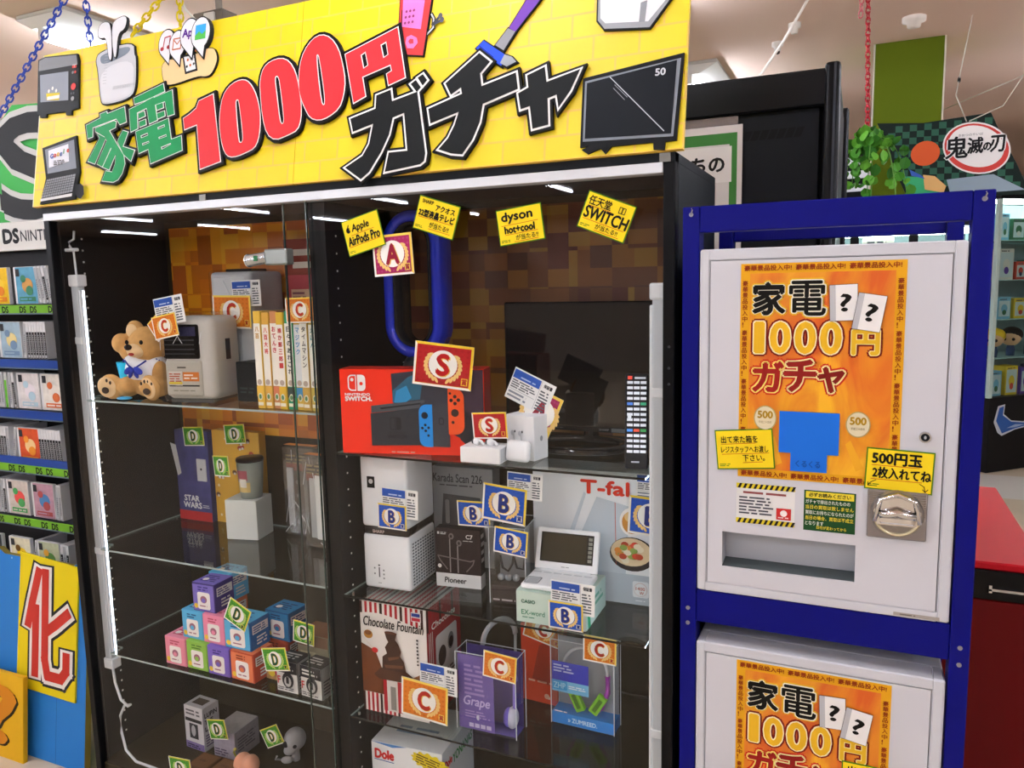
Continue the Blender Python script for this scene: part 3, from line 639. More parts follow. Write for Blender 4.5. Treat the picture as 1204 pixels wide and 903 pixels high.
note(1.207, -0.0005, 1.761, .099, .07, -18, 'yellow note about a 22 inch television stuck on the cabinet glass', n2)
def n3(b, X, w, h):
    w0 = .0011
    b.text(X, 'dyson', -.038, .006, .022, K, w0, .066, .0009); b.line(X, [(-.04, .003), (.038, .0035)], .001, RL, w0)
    b.text(X, 'hot+cool', -.034, -.013, .014, K, w0, .064, .0008); b.line(X, [(-.034, -.0155), (.036, -.015)], .001, RL, w0)
    b.text(X, 'が当たる!!', -.012, -.0285, .0105, K, w0, .048, .0002); b.line(X, [(-.016, -.031), (.036, -.0305)], .001, RL, w0)
note(1.395, -0.0005, 1.737, .098, .071, 7, 'yellow note reading dyson hot+cool stuck on the cabinet glass', n3)
def n4(b, X, w, h):
    w0 = .0011
    b.text(X, '任天堂', -.043, .012, .017, K, w0, .046, .0004); b.line(X, [(-.042, .0095), (.006, .0105)], .001, RL, w0)
    for dx in (0, .0065): b.line(X, [(.020 + dx, .014), (.020 + dx, .025), (.0255 + dx, .025), (.0255 + dx, .014), (.020 + dx, .014)], .0014, K, w0)
    b.text(X, 'SWITCH', -.044, -.013, .022, K, w0, .088, .0009, .05); b.line(X, [(-.043, -.016), (.042, -.0155)], .001, RL, w0)
    b.text(X, 'が当たる!!', -.014, -.028, .010, K, w0, .046, .0002); b.line(X, [(-.014, -.031), (.036, -.0305)], .001, RL, w0)
note(1.571, -0.0005, 1.743, .099, .071, -22, 'yellow note reading SWITCH stuck on the cabinet glass', n4)
def n5(b, X, w, h):
    w0 = .0011
    b.text(X, '出て来た箱を', -.04, .012, .013, K, w0, .064, .0002); b.text(X, 'レジスタッフへお渡し', -.041, -.006, .012, K, w0, .082, .0002); b.text(X, '下さい。', -.004, -.022, .012, K, w0, .038, .0002)
    for y, x0, x1 in ((.01, -.04, .02), (-.0085, -.04, .042), (-.0245, -.004, .03)): b.line(X, [(x0, y), (x1, y + .001)], .0009, RL, w0)
note(1.829, -0.0046, 1.317, .101, .073, 5, 'yellow note asking to hand the box to staff, on the upper white machine', n5)
def n6(b, X, w, h):
    w0 = .0011
    b.text(X, '500円玉', -.042, .009, .02, K, w0, .075, .0009); b.line(X, [(-.042, .0065), (.03, .0075)], .001, RL, w0)
    b.text(X, '2枚入れてね', -.04, -.015, .019, K, w0, .088, .0007); b.line(X, [(-.042, -.0175), (.035, -.0165)], .001, RL, w0)
    b.line(X, [(.032, -.019), (.039, -.023), (.041, -.032)], .0012, K, w0); b.line(X, [(.037, -.028), (.041, -.032), (.045, -.027)], .0012, K, w0)
    b.line(X, [(-.034, -.019), (-.042, -.024), (-.046, -.03)], .0012, K, w0); b.line(X, [(-.046, -.024), (-.046, -.03), (-.041, -.029)], .0012, K, w0)
note(2.080, -0.0046, 1.297, .103, .072, -2, 'yellow note asking for two 500 yen coins, over the coin slot', n6)

# ---------------------------------------------------------------- prizes: upper shelf beside the tube light
def carton(name, lab, cat, loc, w, d, h, rz, draw, col='#dddddd', top=None, group=None, bev=0.0015):
    """a box whose origin is its front lower corner"""
    b = MB(); b.box(0, 0, 0, w, d, h, col, bev)
    if top: b.rect(TM(0, 0, h), .001, .001, w - .001, d - .001, top, .0004)
    draw(b, FM(0, 0, 0), SM(w, 0, 0), TM(0, 0, h), w, d, h)
    o = b.build(name, None, loc, (0, 0, math.radians(rz)))
    return tag(o, lab, cat, group)
U = 0.0008
# teddy bear figure
t = thing('teddy_bear', 'tan teddy bear figure in a white shirt with a blue bow', 'teddy bear', (0.215, 0.115, Z1L + .0005), 6)
TAN = M('#c99a5e', 0.75, noise=0.22, scale=70); CRM = M('#e3c394', 0.7, noise=0.08, scale=60)
b = MB()
b.ball((0, 0, .055), (.052, .046, .055), TAN); b.ball((.018, -.012, .150), (.056, .05, .049), TAN)
b.ball((-.036, 0, .186), (.029, .015, .029), TAN); b.ball((.062, .0, .192), (.027, .015, .027), TAN)
b.ball((-.052, -.01, .125), (.024, .024, .04), TAN, rot=(0, -.75, 0)); b.ball((-.074, -.014, .152), (.026, .024, .028), TAN)
b.ball((.058, -.022, .068), (.02, .022, .042), TAN, rot=(0.3, .35, 0))
b.ball((-.045, -.03, .034), (.03, .05, .028), TAN, rot=(0, 0, .45)); b.ball((.05, -.03, .034), (.03, .05, .028), TAN, rot=(0, 0, -.25))
b.ball((-.072, -.062, .037), (.033, .016, .036), TAN, rot=(0.15, 0, .25)); b.ball((.064, -.066, .037), (.033, .016, .036), TAN, rot=(.15, 0, -.12))
b.build('body', t, remesh=0.0035)
b = MB(); b.ball((.012, -.052, .136), (.026, .024, .02), CRM); b.build('muzzle', t)
b = MB(); b.ball((.008, -.076, .146), (.011, .008, .008), M('#1d1512', .25)); b.build('nose', t)
for x in (-.013, .036):
    b = MB(); b.ball((x, -.0575 if x < 0 else -.0585, .158), (.0052, .004, .0062), M('#17120f', .15)); b.build('eye', t)
b = MB(); b.ball((.014, -.0735, .127), (.009, .004, .0045), M('#a8352c', .5)); b.build('mouth', t)
b = MB(); b.ball((-.037, -.012, .186), (.019, .006, .019), CRM); b.build('inner_ear', t)
for x, ry in ((-.075, .25), (.064, -.12)):
    b = MB(); b.ball((x, -.0765, .037), (.026, .004, .029), CRM, rot=(.15, 0, ry))
    for i in range(4): b.ball((x - .017 + i * .0115, -.0815, .05 + (.006 if i in (1, 2) else 0)), (.0035, .002, .005), '#3a2a20')
    b.ball((x, -.0825, .029), (.0125, .002, .009), '#3a2a20'); b.build('paw_pad', t)
WH = M('#eceef4', .6); BL = '#27379a'
b = MB(); b.ball((0, -.004, .082), (.06, .055, .043), WH); b.ball((-.04, -.008, .108), (.024, .027, .026), WH, rot=(0, -.7, 0)); b.ball((.048, -.016, .094), (.023, .026, .024), WH)
b.build('shirt', t, remesh=0.0035)
b = MB()
for sx in (-1, 1):
    b.tube([(sx * .036 + .004, -.05, .108), (sx * .018 + .006, -.060, .096), (.006, -.062, .086)], .0022, BL)
    b.ball((.006 + sx * .016, -.063, .082), (.016, .005, .009), BL, rot=(0, sx * .5, 0)); b.ball((.006 + sx * .009, -.063, .072), (.006, .004, .012), BL, rot=(0, -sx * .5, 0))
    b.tube([(sx * .052 + .004, -.032, .112), (sx * .062 + .004, -.02, .098), (sx * .06, -.025, .088)], .0018, BL); b.tube([(sx * .06 + .004, -.03, .108), (sx * .068, -.02, .094)], .0018, BL)
b.ball((.006, -.066, .083), (.006, .005, .006), BL); b.build('bow', t)
b = MB(); b.lathe([(0, 0), (.03, 0), (.042, .085), (.038, .085), (.028, .01), (0, .01)], M('#17b4d8', .35), 24, c=(-.066, .012, .014)); b.build('bucket', t)
b = MB(); b.ball((-.022, -.072, .008), (.022, .016, .0045), M('#3aa8e0', .4)); b.build('tab', t)

# grey heater wrapped in film
t = thing('fan_heater', 'grey beige compact heater with black upper panel wrapped in clear film', 'heater', (0.341, 0.05, Z1L + .0005), 11)
b = MB(); b.box(0, 0.004, .006, .15, .135, .226, M('#d2cfc8', .4), .022, seg=4, smooth=True); b.box(.012, .01, 0, .138, .12, .01, '#55544f'); b.box(.1505, .06, .11, .153, .078, .165, M('#3b3b3a', .3)); b.build('case', t)
b = MB(); b.box(.008, -.002, .116, .112, .012, .206, M('#050608', .15), .006, seg=3)
for i in range(5): b.box(.012, -.0028, .128 + i * .012, .1, -.0018, .131 + i * .012, '#2a2c31')
b.rect(FM(0, -.0022, 0), .055, .176, .107, .2, '#27284a', .0012); b.build('air_outlet', t)
b = MB(); b.box(.008, -.001, .018, .116, .012, .113, M('#bdb9ad', .45), .006, seg=2)
X = FM(0, -.001, 0); b.rect(X, .018, .046, .058, .084, '#d9d3c8', U); b.micro(X, .02, .055, .056, .08, 4, '#b4553f', 2 * U); b.rect(X, .06, .058, .108, .082, '#d7792a', U); b.micro(X, .064, .062, .104, .078, 2, '#f6e9d8', 2 * U)
b.rect(X, .018, .05, .058, .056, '#e2c83c', 2 * U); b.rect(X, .018, .044, .108, .048, '#26272a', U); b.micro(X, .045, .09, .075, .098, 1, '#55534c', U); b.micro(X, .03, .03, .1, .036, 1, '#8f8b80', U); b.build('lower_panel', t)
b = MB(); b.box(-.004, -.006, 0.0, .156, .142, .236, glass('#fafafa', 0.7, .05, .06), .016, seg=2)
for i in range(7):
    x, z = random.uniform(0, .14), random.uniform(.17, .225); b.tube([(x, -.0066, z), (x + random.uniform(-.03, .03), -.0068, z - .03)], .0007, M('#e8ecee', .2), 5)
b.build('plastic_wrap', t)

# tall pale wrapped appliance, small dark box, pink-red package, books
t = thing('wrapped_appliance', 'tall pale grey appliance in clear wrap behind the heater', 'appliance', (0.352, 0.222, Z1L + .0005), 0)
b = MB(); b.box(0, 0, 0, .15, .13, .342, M('#d6d9dc', .4, noise=.06), .012, seg=3, smooth=True); b.box(.012, -.001, .2, .13, .004, .33, M('#e2e5e7', .35), .004); b.box(.03, .03, .342, .12, .1, .35, '#2b2c30', .003); b.build('case', t)
b = MB(); b.box(-.004, -.004, 0, .154, .134, .347, glass('#f8f9fa', 0.8, .05, .08), .01, seg=2)
for i in range(9):
    x, z = random.uniform(.01, .13), random.uniform(.05, .33); b.tube([(x, -.0045, z), (x + random.uniform(-.03, .03), -.0047, z - random.uniform(.01, .05))], .0007, M('#e8ecee', .2), 5)
b.build('plastic_wrap', t)
def dk(b, F, S_, T, w, d, h): b.rect(F, .006, .01, w - .006, h - .02, '#15181b', U); b.micro(F, .012, .02, w - .02, .04, 2, '#2f3a3c', 2 * U)
carton('dark_box', 'small dark box standing before the pale wrapped appliance', 'box', (0.515, 0.13, Z1L + .0005), .085, .08, .104, 0, dk, M('#1b1f22', .4))
def pk(b, F, S_, T, w, d, h):
    b.rect(F, .006, .006, w - .006, h - .006, '#b84a56', U); b.rect(F, .0, .33, w, h, '#8a3a2c', 1.3 * U)
    b.rect(F, .02, .22, .085, .29, '#d8b9a0', 2 * U); b.micro(F, .025, .225, .08, .285, 5, '#8a5a6a', 3 * U); b.rect(F, .1, .14, .17, .3, '#a9b0a8', 2 * U); b.micro(F, .105, .15, .165, .29, 7, '#7a8a80', 3 * U)
    b.rect(F, .02, .15, .06, .2, '#5a3a78', 2 * U); b.rect(F, .02, .12, .065, .145, '#3a3f8a', 2 * U); b.rect(F, .0, .05, w, .11, '#c82a36', 2 * U); b.micro(F, .03, .34, .16, .41, 2, '#d8cfc2', 2 * U)
carton('flat_package', 'tall pink-red package leaning on the orange print behind the books', 'package', (0.515, 0.345, Z1L + .0005), .18, .03, .43, 0, pk, '#a8404c')
cols = [('#e6bc4a', '#c9992e'), ('#d9a94a', '#cc3a2c'), ('#cf7a55', '#c64a50'), ('#d9b23c', '#b8403c'), ('#2f9a6c', '#3a4a44'), ('#d3b040', '#3d92c8'), ('#c9a244', '#55524a'), ('#c8b04a', '#2f8a8a')]
names = ['八百', '八百大将', 'おてんき', '誰か郵三郎1', '日々のあれこれ', 'マジック', 'タイムマシン', 'えほん']
bx = 0.656
for i, (c1, c2) in enumerate(cols):
    w = .0232 if i != 4 else .0245
    def bk(b, F, S_, T, ww, d, h):
        b.rect(F, .001, .012 + .045, ww - .001, h - .03, '#f2efe2' if i != 5 else '#e2e8ea', U)
        s = names[i]
        for j, ch in enumerate(s): b.text(F, ch, ww * .3, h - .05 - j * .017, .012, c2, 2 * U, .011, .0004)
        b.rect(F, .001, .03, ww - .001, .055, c2 if i in (4, 5) else c1, 1.5 * U); b.ell(F, ww / 2, .066, .007, .007, '#b9a99a', 2 * U, 14); b.ell(F, ww / 2, .03, .0065, .009, '#dfe0c0', 2 * U, 14); b.ell(F, ww / 2, .03, .004, .006, '#5a8a5a', 3 * U, 12); b.rect(F, .003, .008, ww - .003, .016, '#efe9d0', 2 * U)
    col = c1 if i != 2 else '#c88a5c'
    carton('book', ['pale yellow book, first of the row beside the wrapped appliance', 'yellow book with bold red spine lettering, second of the row', 'orange-topped book, third of the row', 'yellow book with dark red spine lettering, fourth of the row', 'green-topped book, fifth of the row', 'blue-titled book, sixth of the row', 'tan book with a plain pale spine, seventh of the row', 'book at the end of the row by the black divider'][i], 'book', (bx, .05 + .003 * (i % 3), Z1L + .0005), w - .0008, .165, .24 - .003 * (i % 2), 0, bk, M(col, .5), '#8f8d86', 'row of yellow books')
    bx += w

# ---------------------------------------------------------------- second shelf: packages, tumbler block
def star(b, F, S_, T, w, d, h):
    b.rect(F, 0, 0, w, h, M('#4a4c86', .4, noise=.55, scale=22), U); b.rect(F, 0, 0, w, .03, '#b8262c', 2 * U)
    b.text(F, 'STAR', .025, .062, .018, '#eef0f4', 2 * U, .062, .001); b.text(F, 'WARS', .02, .04, .018, '#eef0f4', 2 * U, .075, .001); b.micro(F, .1, .042, .13, .054, 2, '#c8ccd8', 2 * U)
    b.box(.088, -.004, .13, .125, -.001, .2, '#d9dadd'); b.ell(F, .106, .168, .004, .004, '#33363c', .0046, 10)
    b.quad([(-.02, -.002, .245), (0.006, -.004, .24), (0.022, -.004, .15), (.004, -.002, .14)], '#d9dadd')
carton('flat_package', 'violet blue flat package with a red base strip on the second shelf', 'package', (0.052, 0.331, Z2L + .0005), .136, .035, .288, 0, star, '#3a3c6c')
def yel(b, F, S_, T, w, d, h):
    b.rect(F, 0, 0, w, h, M('#d9a83e', .45), U)
    for i in range(26):
        x, z = random.uniform(.01, w - .02), random.uniform(.01, h - .02)
        if i % 3 == 0: b.text(F, '★', x, z, .012, '#efe6c0', 2 * U)
        else: b.ell(F, x, z, .009, .007, ('#4a4f7a', '#b0503c', '#6a4a2c')[i % 3], 2 * U, 12); b.ell(F, x + .002, z - .004, .005, .004, '#e2dccb', 3 * U, 10)
carton('flat_package', 'yellow patterned flat package beside the violet one', 'package', (0.192, 0.347, Z2L + .0005), .185, .03, .292, 0, yel, '#cf9f3a')
t = b = MB(); b.box(0, 0, 0, .1, .088, .117, M('#d2d6d0', .5, noise=.03), .0015)
tag(b.build('display_block', None, (0.35, 0.222, Z2L + .0005), (0, 0, math.radians(12))), 'pale grey square block carrying the tumbler', 'display block')
t = thing('tumbler', 'printed tumbler with a dark lid standing on the pale block', 'tumbler', (0.402, 0.278, Z2L + .118), 0)
b = MB(); b.lathe([(0, 0), (.03, 0), (.0385, .11), (.0365, .11), (.029, .004), (0, .004)], M('#9aa39a', .3, noise=.1, scale=40))
def cyl_patch(a0, a1, z0, z1, c, k=.0006):
    n = 8; vs = []; 
    for z in (z0, z1):
        for i in range(n + 1):
            a = a0 + (a1 - a0) * i / n; r = .03 + .0085 * z / .11 + k; vs.append((r * math.cos(a), r * math.sin(a), z))
    b.add(vs, [(i, i + 1, n + 2 + i, n + 1 + i) for i in range(n)], c, True)
cyl_patch(-2.1, -1.1, .055, .085, '#b0606a'); cyl_patch(-2.2, -.9, .02, .05, '#c9b070'); cyl_patch(-1.9, -1.2, .035, .06, '#e2ddd0', .001); cyl_patch(-2.9, -2.4, .005, .1, '#d5dbd8'); b.build('cup', t)
b = MB(); b.lathe([(0, .112), (.036, .112), (.0395, .108), (.0395, .114), (.037, .118), (0, .118)], M('#2b1d18', .3)); b.build('lid', t)
def pouch(loc, w, h, rz, lab):
    t = thing('clear_pouch', lab, 'pouch', loc, rz, 'clear pouches of dark cloth')
    b = MB(); b.box(.008, .008, .004, w - .008, .028, h * .86, M('#1a1b22', .6, noise=.5, scale=60), .004); X = FM(0, .0075, 0)
    b.rect(X, .01, h * .72, w - .01, h * .8, '#7a2c26', U); b.micro(X, .01, h * .78, w - .01, h * .9, 3, '#8a7a4a', U)
    for i in range(5): b.ell(X, w * .4, .04 + i * .04, .006, .006, '#6a6c72', U, 12)
    b.build('cloth', t)
    b = MB(); b.box(w * .12, .002, .03, w * .3, .006, h * .75, '#d5d8da'); b.box(w * .62, .002, .05, w * .72, .006, h * .7, '#9fa3a6'); b.build('tag_card', t)
    b = MB(); b.box(0, -.002, 0, w, .034, h, glass('#e9ecee', 3.0, .05, .1), .006)
    for i in range(12):
        x, z = random.uniform(.01, w - .01), random.uniform(.02, h); b.tube([(x, -.003, z), (min(w - .004, max(.004, x + random.uniform(-.03, .03))), -.0035, max(.01, z - random.uniform(.02, .08)))], .0008, M('#e4e8ea', .15), 5)
    b.build('plastic_bag', t); return t
pouch((0.485, 0.318, Z2L + .0005), .12, .27, 0, 'clear pouch of dark patterned cloth behind the pale block')
t = pouch((0.612, 0.25, Z2L + .0005), .20, .265, -4, 'large clear pouch of dark patterned cloth nearest the black divider')
b = MB(); b.box(.05, -.004, .03, .185, -.0025, .21, '#e2e4e2'); X = FM(0, -.004, 0); b.ell(X, .125, .11, .035, .035, '#a8a886', U, 20); b.ell(X, .13, .15, .02, .03, '#c4bd8c', 2 * U, 16); b.build('insert_card', t)

# ---------------------------------------------------------------- third shelf: stack of small toy boxes
def toy(col, dark, panel='#f2ece8', ink='#a0687a'):
    def f(b, F, S_, T, w, d, h):
        b.rect(F, .003, .003, w - .003, h - .003, col, U); b.poly([round_rect(w * .24, h * .1, w * .8, h * .7, w * .08)], panel, F, 2 * U); b.ell(F, w * .52, h * .45, w * .15, h * .13, ink, 3 * U, 14); b.ell(F, w * .52, h * .42, w * .09, h * .08, col, 4 * U, 12); b.micro(F, w * .34, h * .18, w * .7, h * .26, 1, ink, 3 * U)
        b.ell(F, w * .16, h * .2, w * .09, h * .09, '#e6c23c', 2 * U, 12); b.micro(F, w * .28, h * .74, w * .76, h * .92, 2, dark, 2 * U)
        b.rect(S_, d * .1, h * .55, d * .9, h * .85, '#dcd8d4', U); b.micro(S_, d * .14, h * .58, d * .86, h * .82, 3, dark, 2 * U); b.micro(S_, d * .3, h * .12, d * .9, h * .45, 3, '#dcd8d4', U)
        b.micro(T, w * .15, d * .2, w * .85, d * .8, 4, dark, U); b.ell(T, w * .3, d * .4, w * .12, d * .12, panel, 1.5 * U, 12)
    return f
PKc, GRc, PUc, ORc, BUc = ('#e58aa0', '#b3445c'), ('#8cbf4a', '#4a7a22'), ('#7a62c0', '#3c2c80'), ('#e07a50', '#8a3420'), ('#5ab4e0', '#1d4f88')
w_, d_, h_ = .076, .074, .0805
def tb(x, y, lev, c, lab, rz=0, side=None, w=w_):
    z = Z3L + .0005 + lev * (h_ + .0004)
    o = carton('toy_box', lab, 'toy box', (x, y, z), w, d_, h_, rz, toy(c[0], c[1]), M(side or c[0], .45), c[0], 'small coloured toy boxes')
    return o
tb(.268, .048, 0, PKc, 'pink toy box in the bottom row of the stack, by the shelf edge')
tb(.3465, .05, 0, GRc, 'green toy box in the bottom row of the stack'); tb(.425, .048, 0, PUc, 'violet toy box in the bottom row, under the pink and blue boxes', 0)
tb(.5045, .05, 0, ORc, 'orange toy box at the end of the bottom row', -2, '#b8452c', .082)
tb(.325, .062, 1, BUc, 'pale blue toy box in the middle row, under the violet box'); tb(.4035, .06, 1, ('#e88aa8', '#b3445c'), 'pink toy box in the middle row of the stack')
tb(.482, .058, 1, BUc, 'blue toy box in the middle row with a D card over it', 0, '#1f5f9a', .09)
tb(.365, .068, 2, ('#7a6cc4', '#33277c'), 'violet toy box on top of the stack', 2, '#3a2c78', .078); tb(.348, .145, 2, BUc, 'blue toy box at the top, half hidden behind the violet one', 0); tb(.345, .14, 1, ORc, 'toy box hidden deep in the middle row of the stack', 0)
tb(.345, .13, 0, GRc, 'toy box hidden deep in the bottom row of the stack', 0)
tb(.532, .142, 0, ('#b8452c', '#6a2416'), 'orange-red toy box behind the orange one in the bottom row', 0, '#a03a24', .09); tb(.545, .146, 1, ('#2f7fb4', '#163f70'), 'dark blue toy box behind, on the orange-red one', -3, '#1d5a8c', .085)
def tiny(b, F, S_, T, w, d, h): b.rect(F, 0, 0, w, h, M('#b08a5a', .5, noise=.7, scale=90), U); b.rect(F, .004, h - .014, w - .004, h - .004, '#2f8fb0', 2 * U); b.ell(F, w * .35, .02, .012, .012, '#dcc23c', 2 * U, 14); b.ell(F, w * .7, .026, .01, .012, '#b83c54', 2 * U, 14)
carton('small_box', 'tiny colourful box beside the orange toy box', 'box', (.592, .088, Z3L + .0005), .056, .05, .058, -3, tiny, '#3a86a0')
def bw(b, F, S_, T, w, d, h):
    b.rect(F, 0, 0, w, h, '#d2d2ce', U); b.rect(F, 0, h * .62, w, h, '#26262a', 2 * U); b.ell(F, w * .55, h * .4, w * .28, h * .26, '#2b2b2e', 3 * U, 18); b.ell(F, w * .55, h * .36, w * .17, h * .17, '#b9b9b6', 4 * U, 14); b.rect(F, w * .48, h * .3, w * .62, h * .52, '#2b2b2e', 5 * U)
    b.text(F, 'F', w * .06, h * .26, h * .24, '#b8342c', 4 * U, w * .13, .0006); b.micro(F, w * .05, h * .05, w * .9, h * .17, 2, '#55555a', 3 * U); b.micro(F, w * .1, h * .7, w * .9, h * .92, 2, '#c9c9c4', 4 * U)
    b.rect(S_, 0, 0, d, h, '#8a8a88', U); b.micro(S_, d * .1, h * .1, d * .9, h * .6, 5, '#3a3a3c', 2 * U); b.rect(T, 0, 0, w, d, '#1f2023', U); b.micro(T, w * .1, d * .2, w * .9, d * .8, 3, '#a8a8a4', 2 * U)
carton('figure_box', 'black and white box, next to the tiny colourful box', 'box', (.662, .05, Z3L + .0005), .066, .056, .083, 0, bw, '#1f2023', None, 'black and white boxes')
carton('figure_box', 'black and white box at the end of the third shelf', 'box', (.738, .052, Z3L + .0005), .068, .056, .083, -4, bw, '#1f2023', None, 'black and white boxes')
def sc_(b, F, S_, T, w, d, h): b.rect(F, .01, .03, .06, .08, '#b8b090', U); b.rect(F, .0, h - .03, w, h, '#7a5a44', U); b.micro(S_, .01, .02, d - .01, h - .03, 5, '#6a6458', U)
carton('small_box', 'small tan carton behind the black and white boxes', 'box', (.672, .122, Z3L + .0005), .1, .08, .125, 0, sc_, '#8d866e', '#8a5a3e')

# ---------------------------------------------------------------- cabinet deck beside the cord
def lu(b, F, S_, T, w, d, h):
    b.rect(F, 0, 0, w, h, '#d9d8dc', U); b.rect(F, .004, h * .64, w - .004, h * .72, '#2b2b2e', 2 * U); b.rect(F, w * .25, h * .25, w * .72, h * .6, '#3a3a40', 2 * U); b.ell(F, w * .48, h * .44, w * .12, h * .13, '#b9b9bd', 3 * U, 16); b.rect(F, 0, 0, w, h * .16, '#8a7ab0', 1.5 * U); b.micro(F, .008, h * .02, w - .008, h * .12, 2, '#3a2f5a', 3 * U); b.micro(F, .008, h * .78, w - .008, h * .94, 2, '#6a6a70', 2 * U)
    b.rect(S_, 0, 0, d, h, '#c6c5ca', U)
    for i, s in enumerate(('LUPIN', 'THE', 'LAST')): b.text(S_, s, .006, h * .76 - i * .021, .014, '#2b2b2e', 2 * U, d * .75 if i != 1 else d * .5, .0006)
    b.micro(S_, .006, h * .08, d - .006, h * .38, 5, '#6a5a80', 2 * U); b.rect(T, w * .2, d * .25, w * .8, d * .75, '#4a4038', U)
carton('figure_box', 'tall pale carton with black side lettering on the cabinet deck', 'box', (.188, .165, ZD + .0005), .077, .06, .136, -3, lu, '#cfced2')
def gr(b, F, S_, T, w, d, h): b.rect(F, .002, .002, w - .002, h - .002, M('#a39dac', .5, noise=.25, scale=90), U); b.micro(F, .006, .006, w - .02, .03, 3, '#5a4f66', 2 * U); b.rect(S_, 0, 0, d, h, M('#8d8990', .5, noise=.2, scale=80), U); b.micro(S_, .01, .02, d - .01, h - .02, 5, '#5a5560', 2 * U); b.rect(T, 0, 0, w, d, M('#b4b0ae', .5, noise=.2, scale=60), U)
carton('figure_box', 'squat grey carton beside the tall pale one on the deck', 'box', (.302, .161, ZD + .0005), .082, .1, .085, 1, gr, '#98949c')
for i, (x, y) in enumerate(((.295, .06), (.372, .062))):
    def wo(b, F, S_, T, w, d, h): b.rect(T, .006, .006, w - .006, d - .006, '#6e4a2c', U); b.micro(T, .02, .03, w - .02, d - .03, 3, '#4a2f1a', 2 * U)
    carton('brown_box', ('flat brown box under the D card at the bottom edge', 'flat brown box before the squat grey carton')[i], 'box', (x, y, ZD + .0005), .072, .07, .028, 0, wo, '#5a3a22')
t = thing('peach_figure', 'round peach-coloured figure with a twig at the bottom edge', 'figure', (.458, .128, ZD + .003))
b = MB(); b.ball((-.014, 0, .028), (.024, .028, .03), M('#e5a586', .5)); b.ball((.014, 0, .028), (.024, .028, .03), M('#e5a586', .5)); b.build('body', t, remesh=.003)
b = MB(); b.tube([(-.03, -.004, .04), (-.042, -.004, .058), (-.036, -.004, .066)], .0028, '#8a8a3a'); b.ball((-.036, -.004, .066), .005, '#a8a050'); b.build('twig', t)
t = thing('skull_figure', 'little grey skull figure beside the tilted D card', 'figure', (.545, .235, ZD + .0005), 20)
b = MB(); G_ = M('#a8a9aa', .55); b.ball((0, 0, .066), (.032, .034, .032), G_); b.ball((-.012, -.016, .04), (.018, .016, .014), G_); b.ball((-.02, -.02, .012), (.018, .012, .010), G_); b.cyl((0, 0, 0), (0, 0, .045), .012, .01, G_); b.build('skull', t, remesh=.003)
for x, z in ((-.019, .064), (.007, .062)):
    b = MB(); b.ball((x, -.027, z), (.0085, .006, .0095), '#1c1c1e'); b.build('eye_socket', t)
b = MB(); b.tube([(-.035, -.02, .012), (-.05, -.03, .02), (-.045, -.03, .03)], .003, G_); b.build('hand', t)

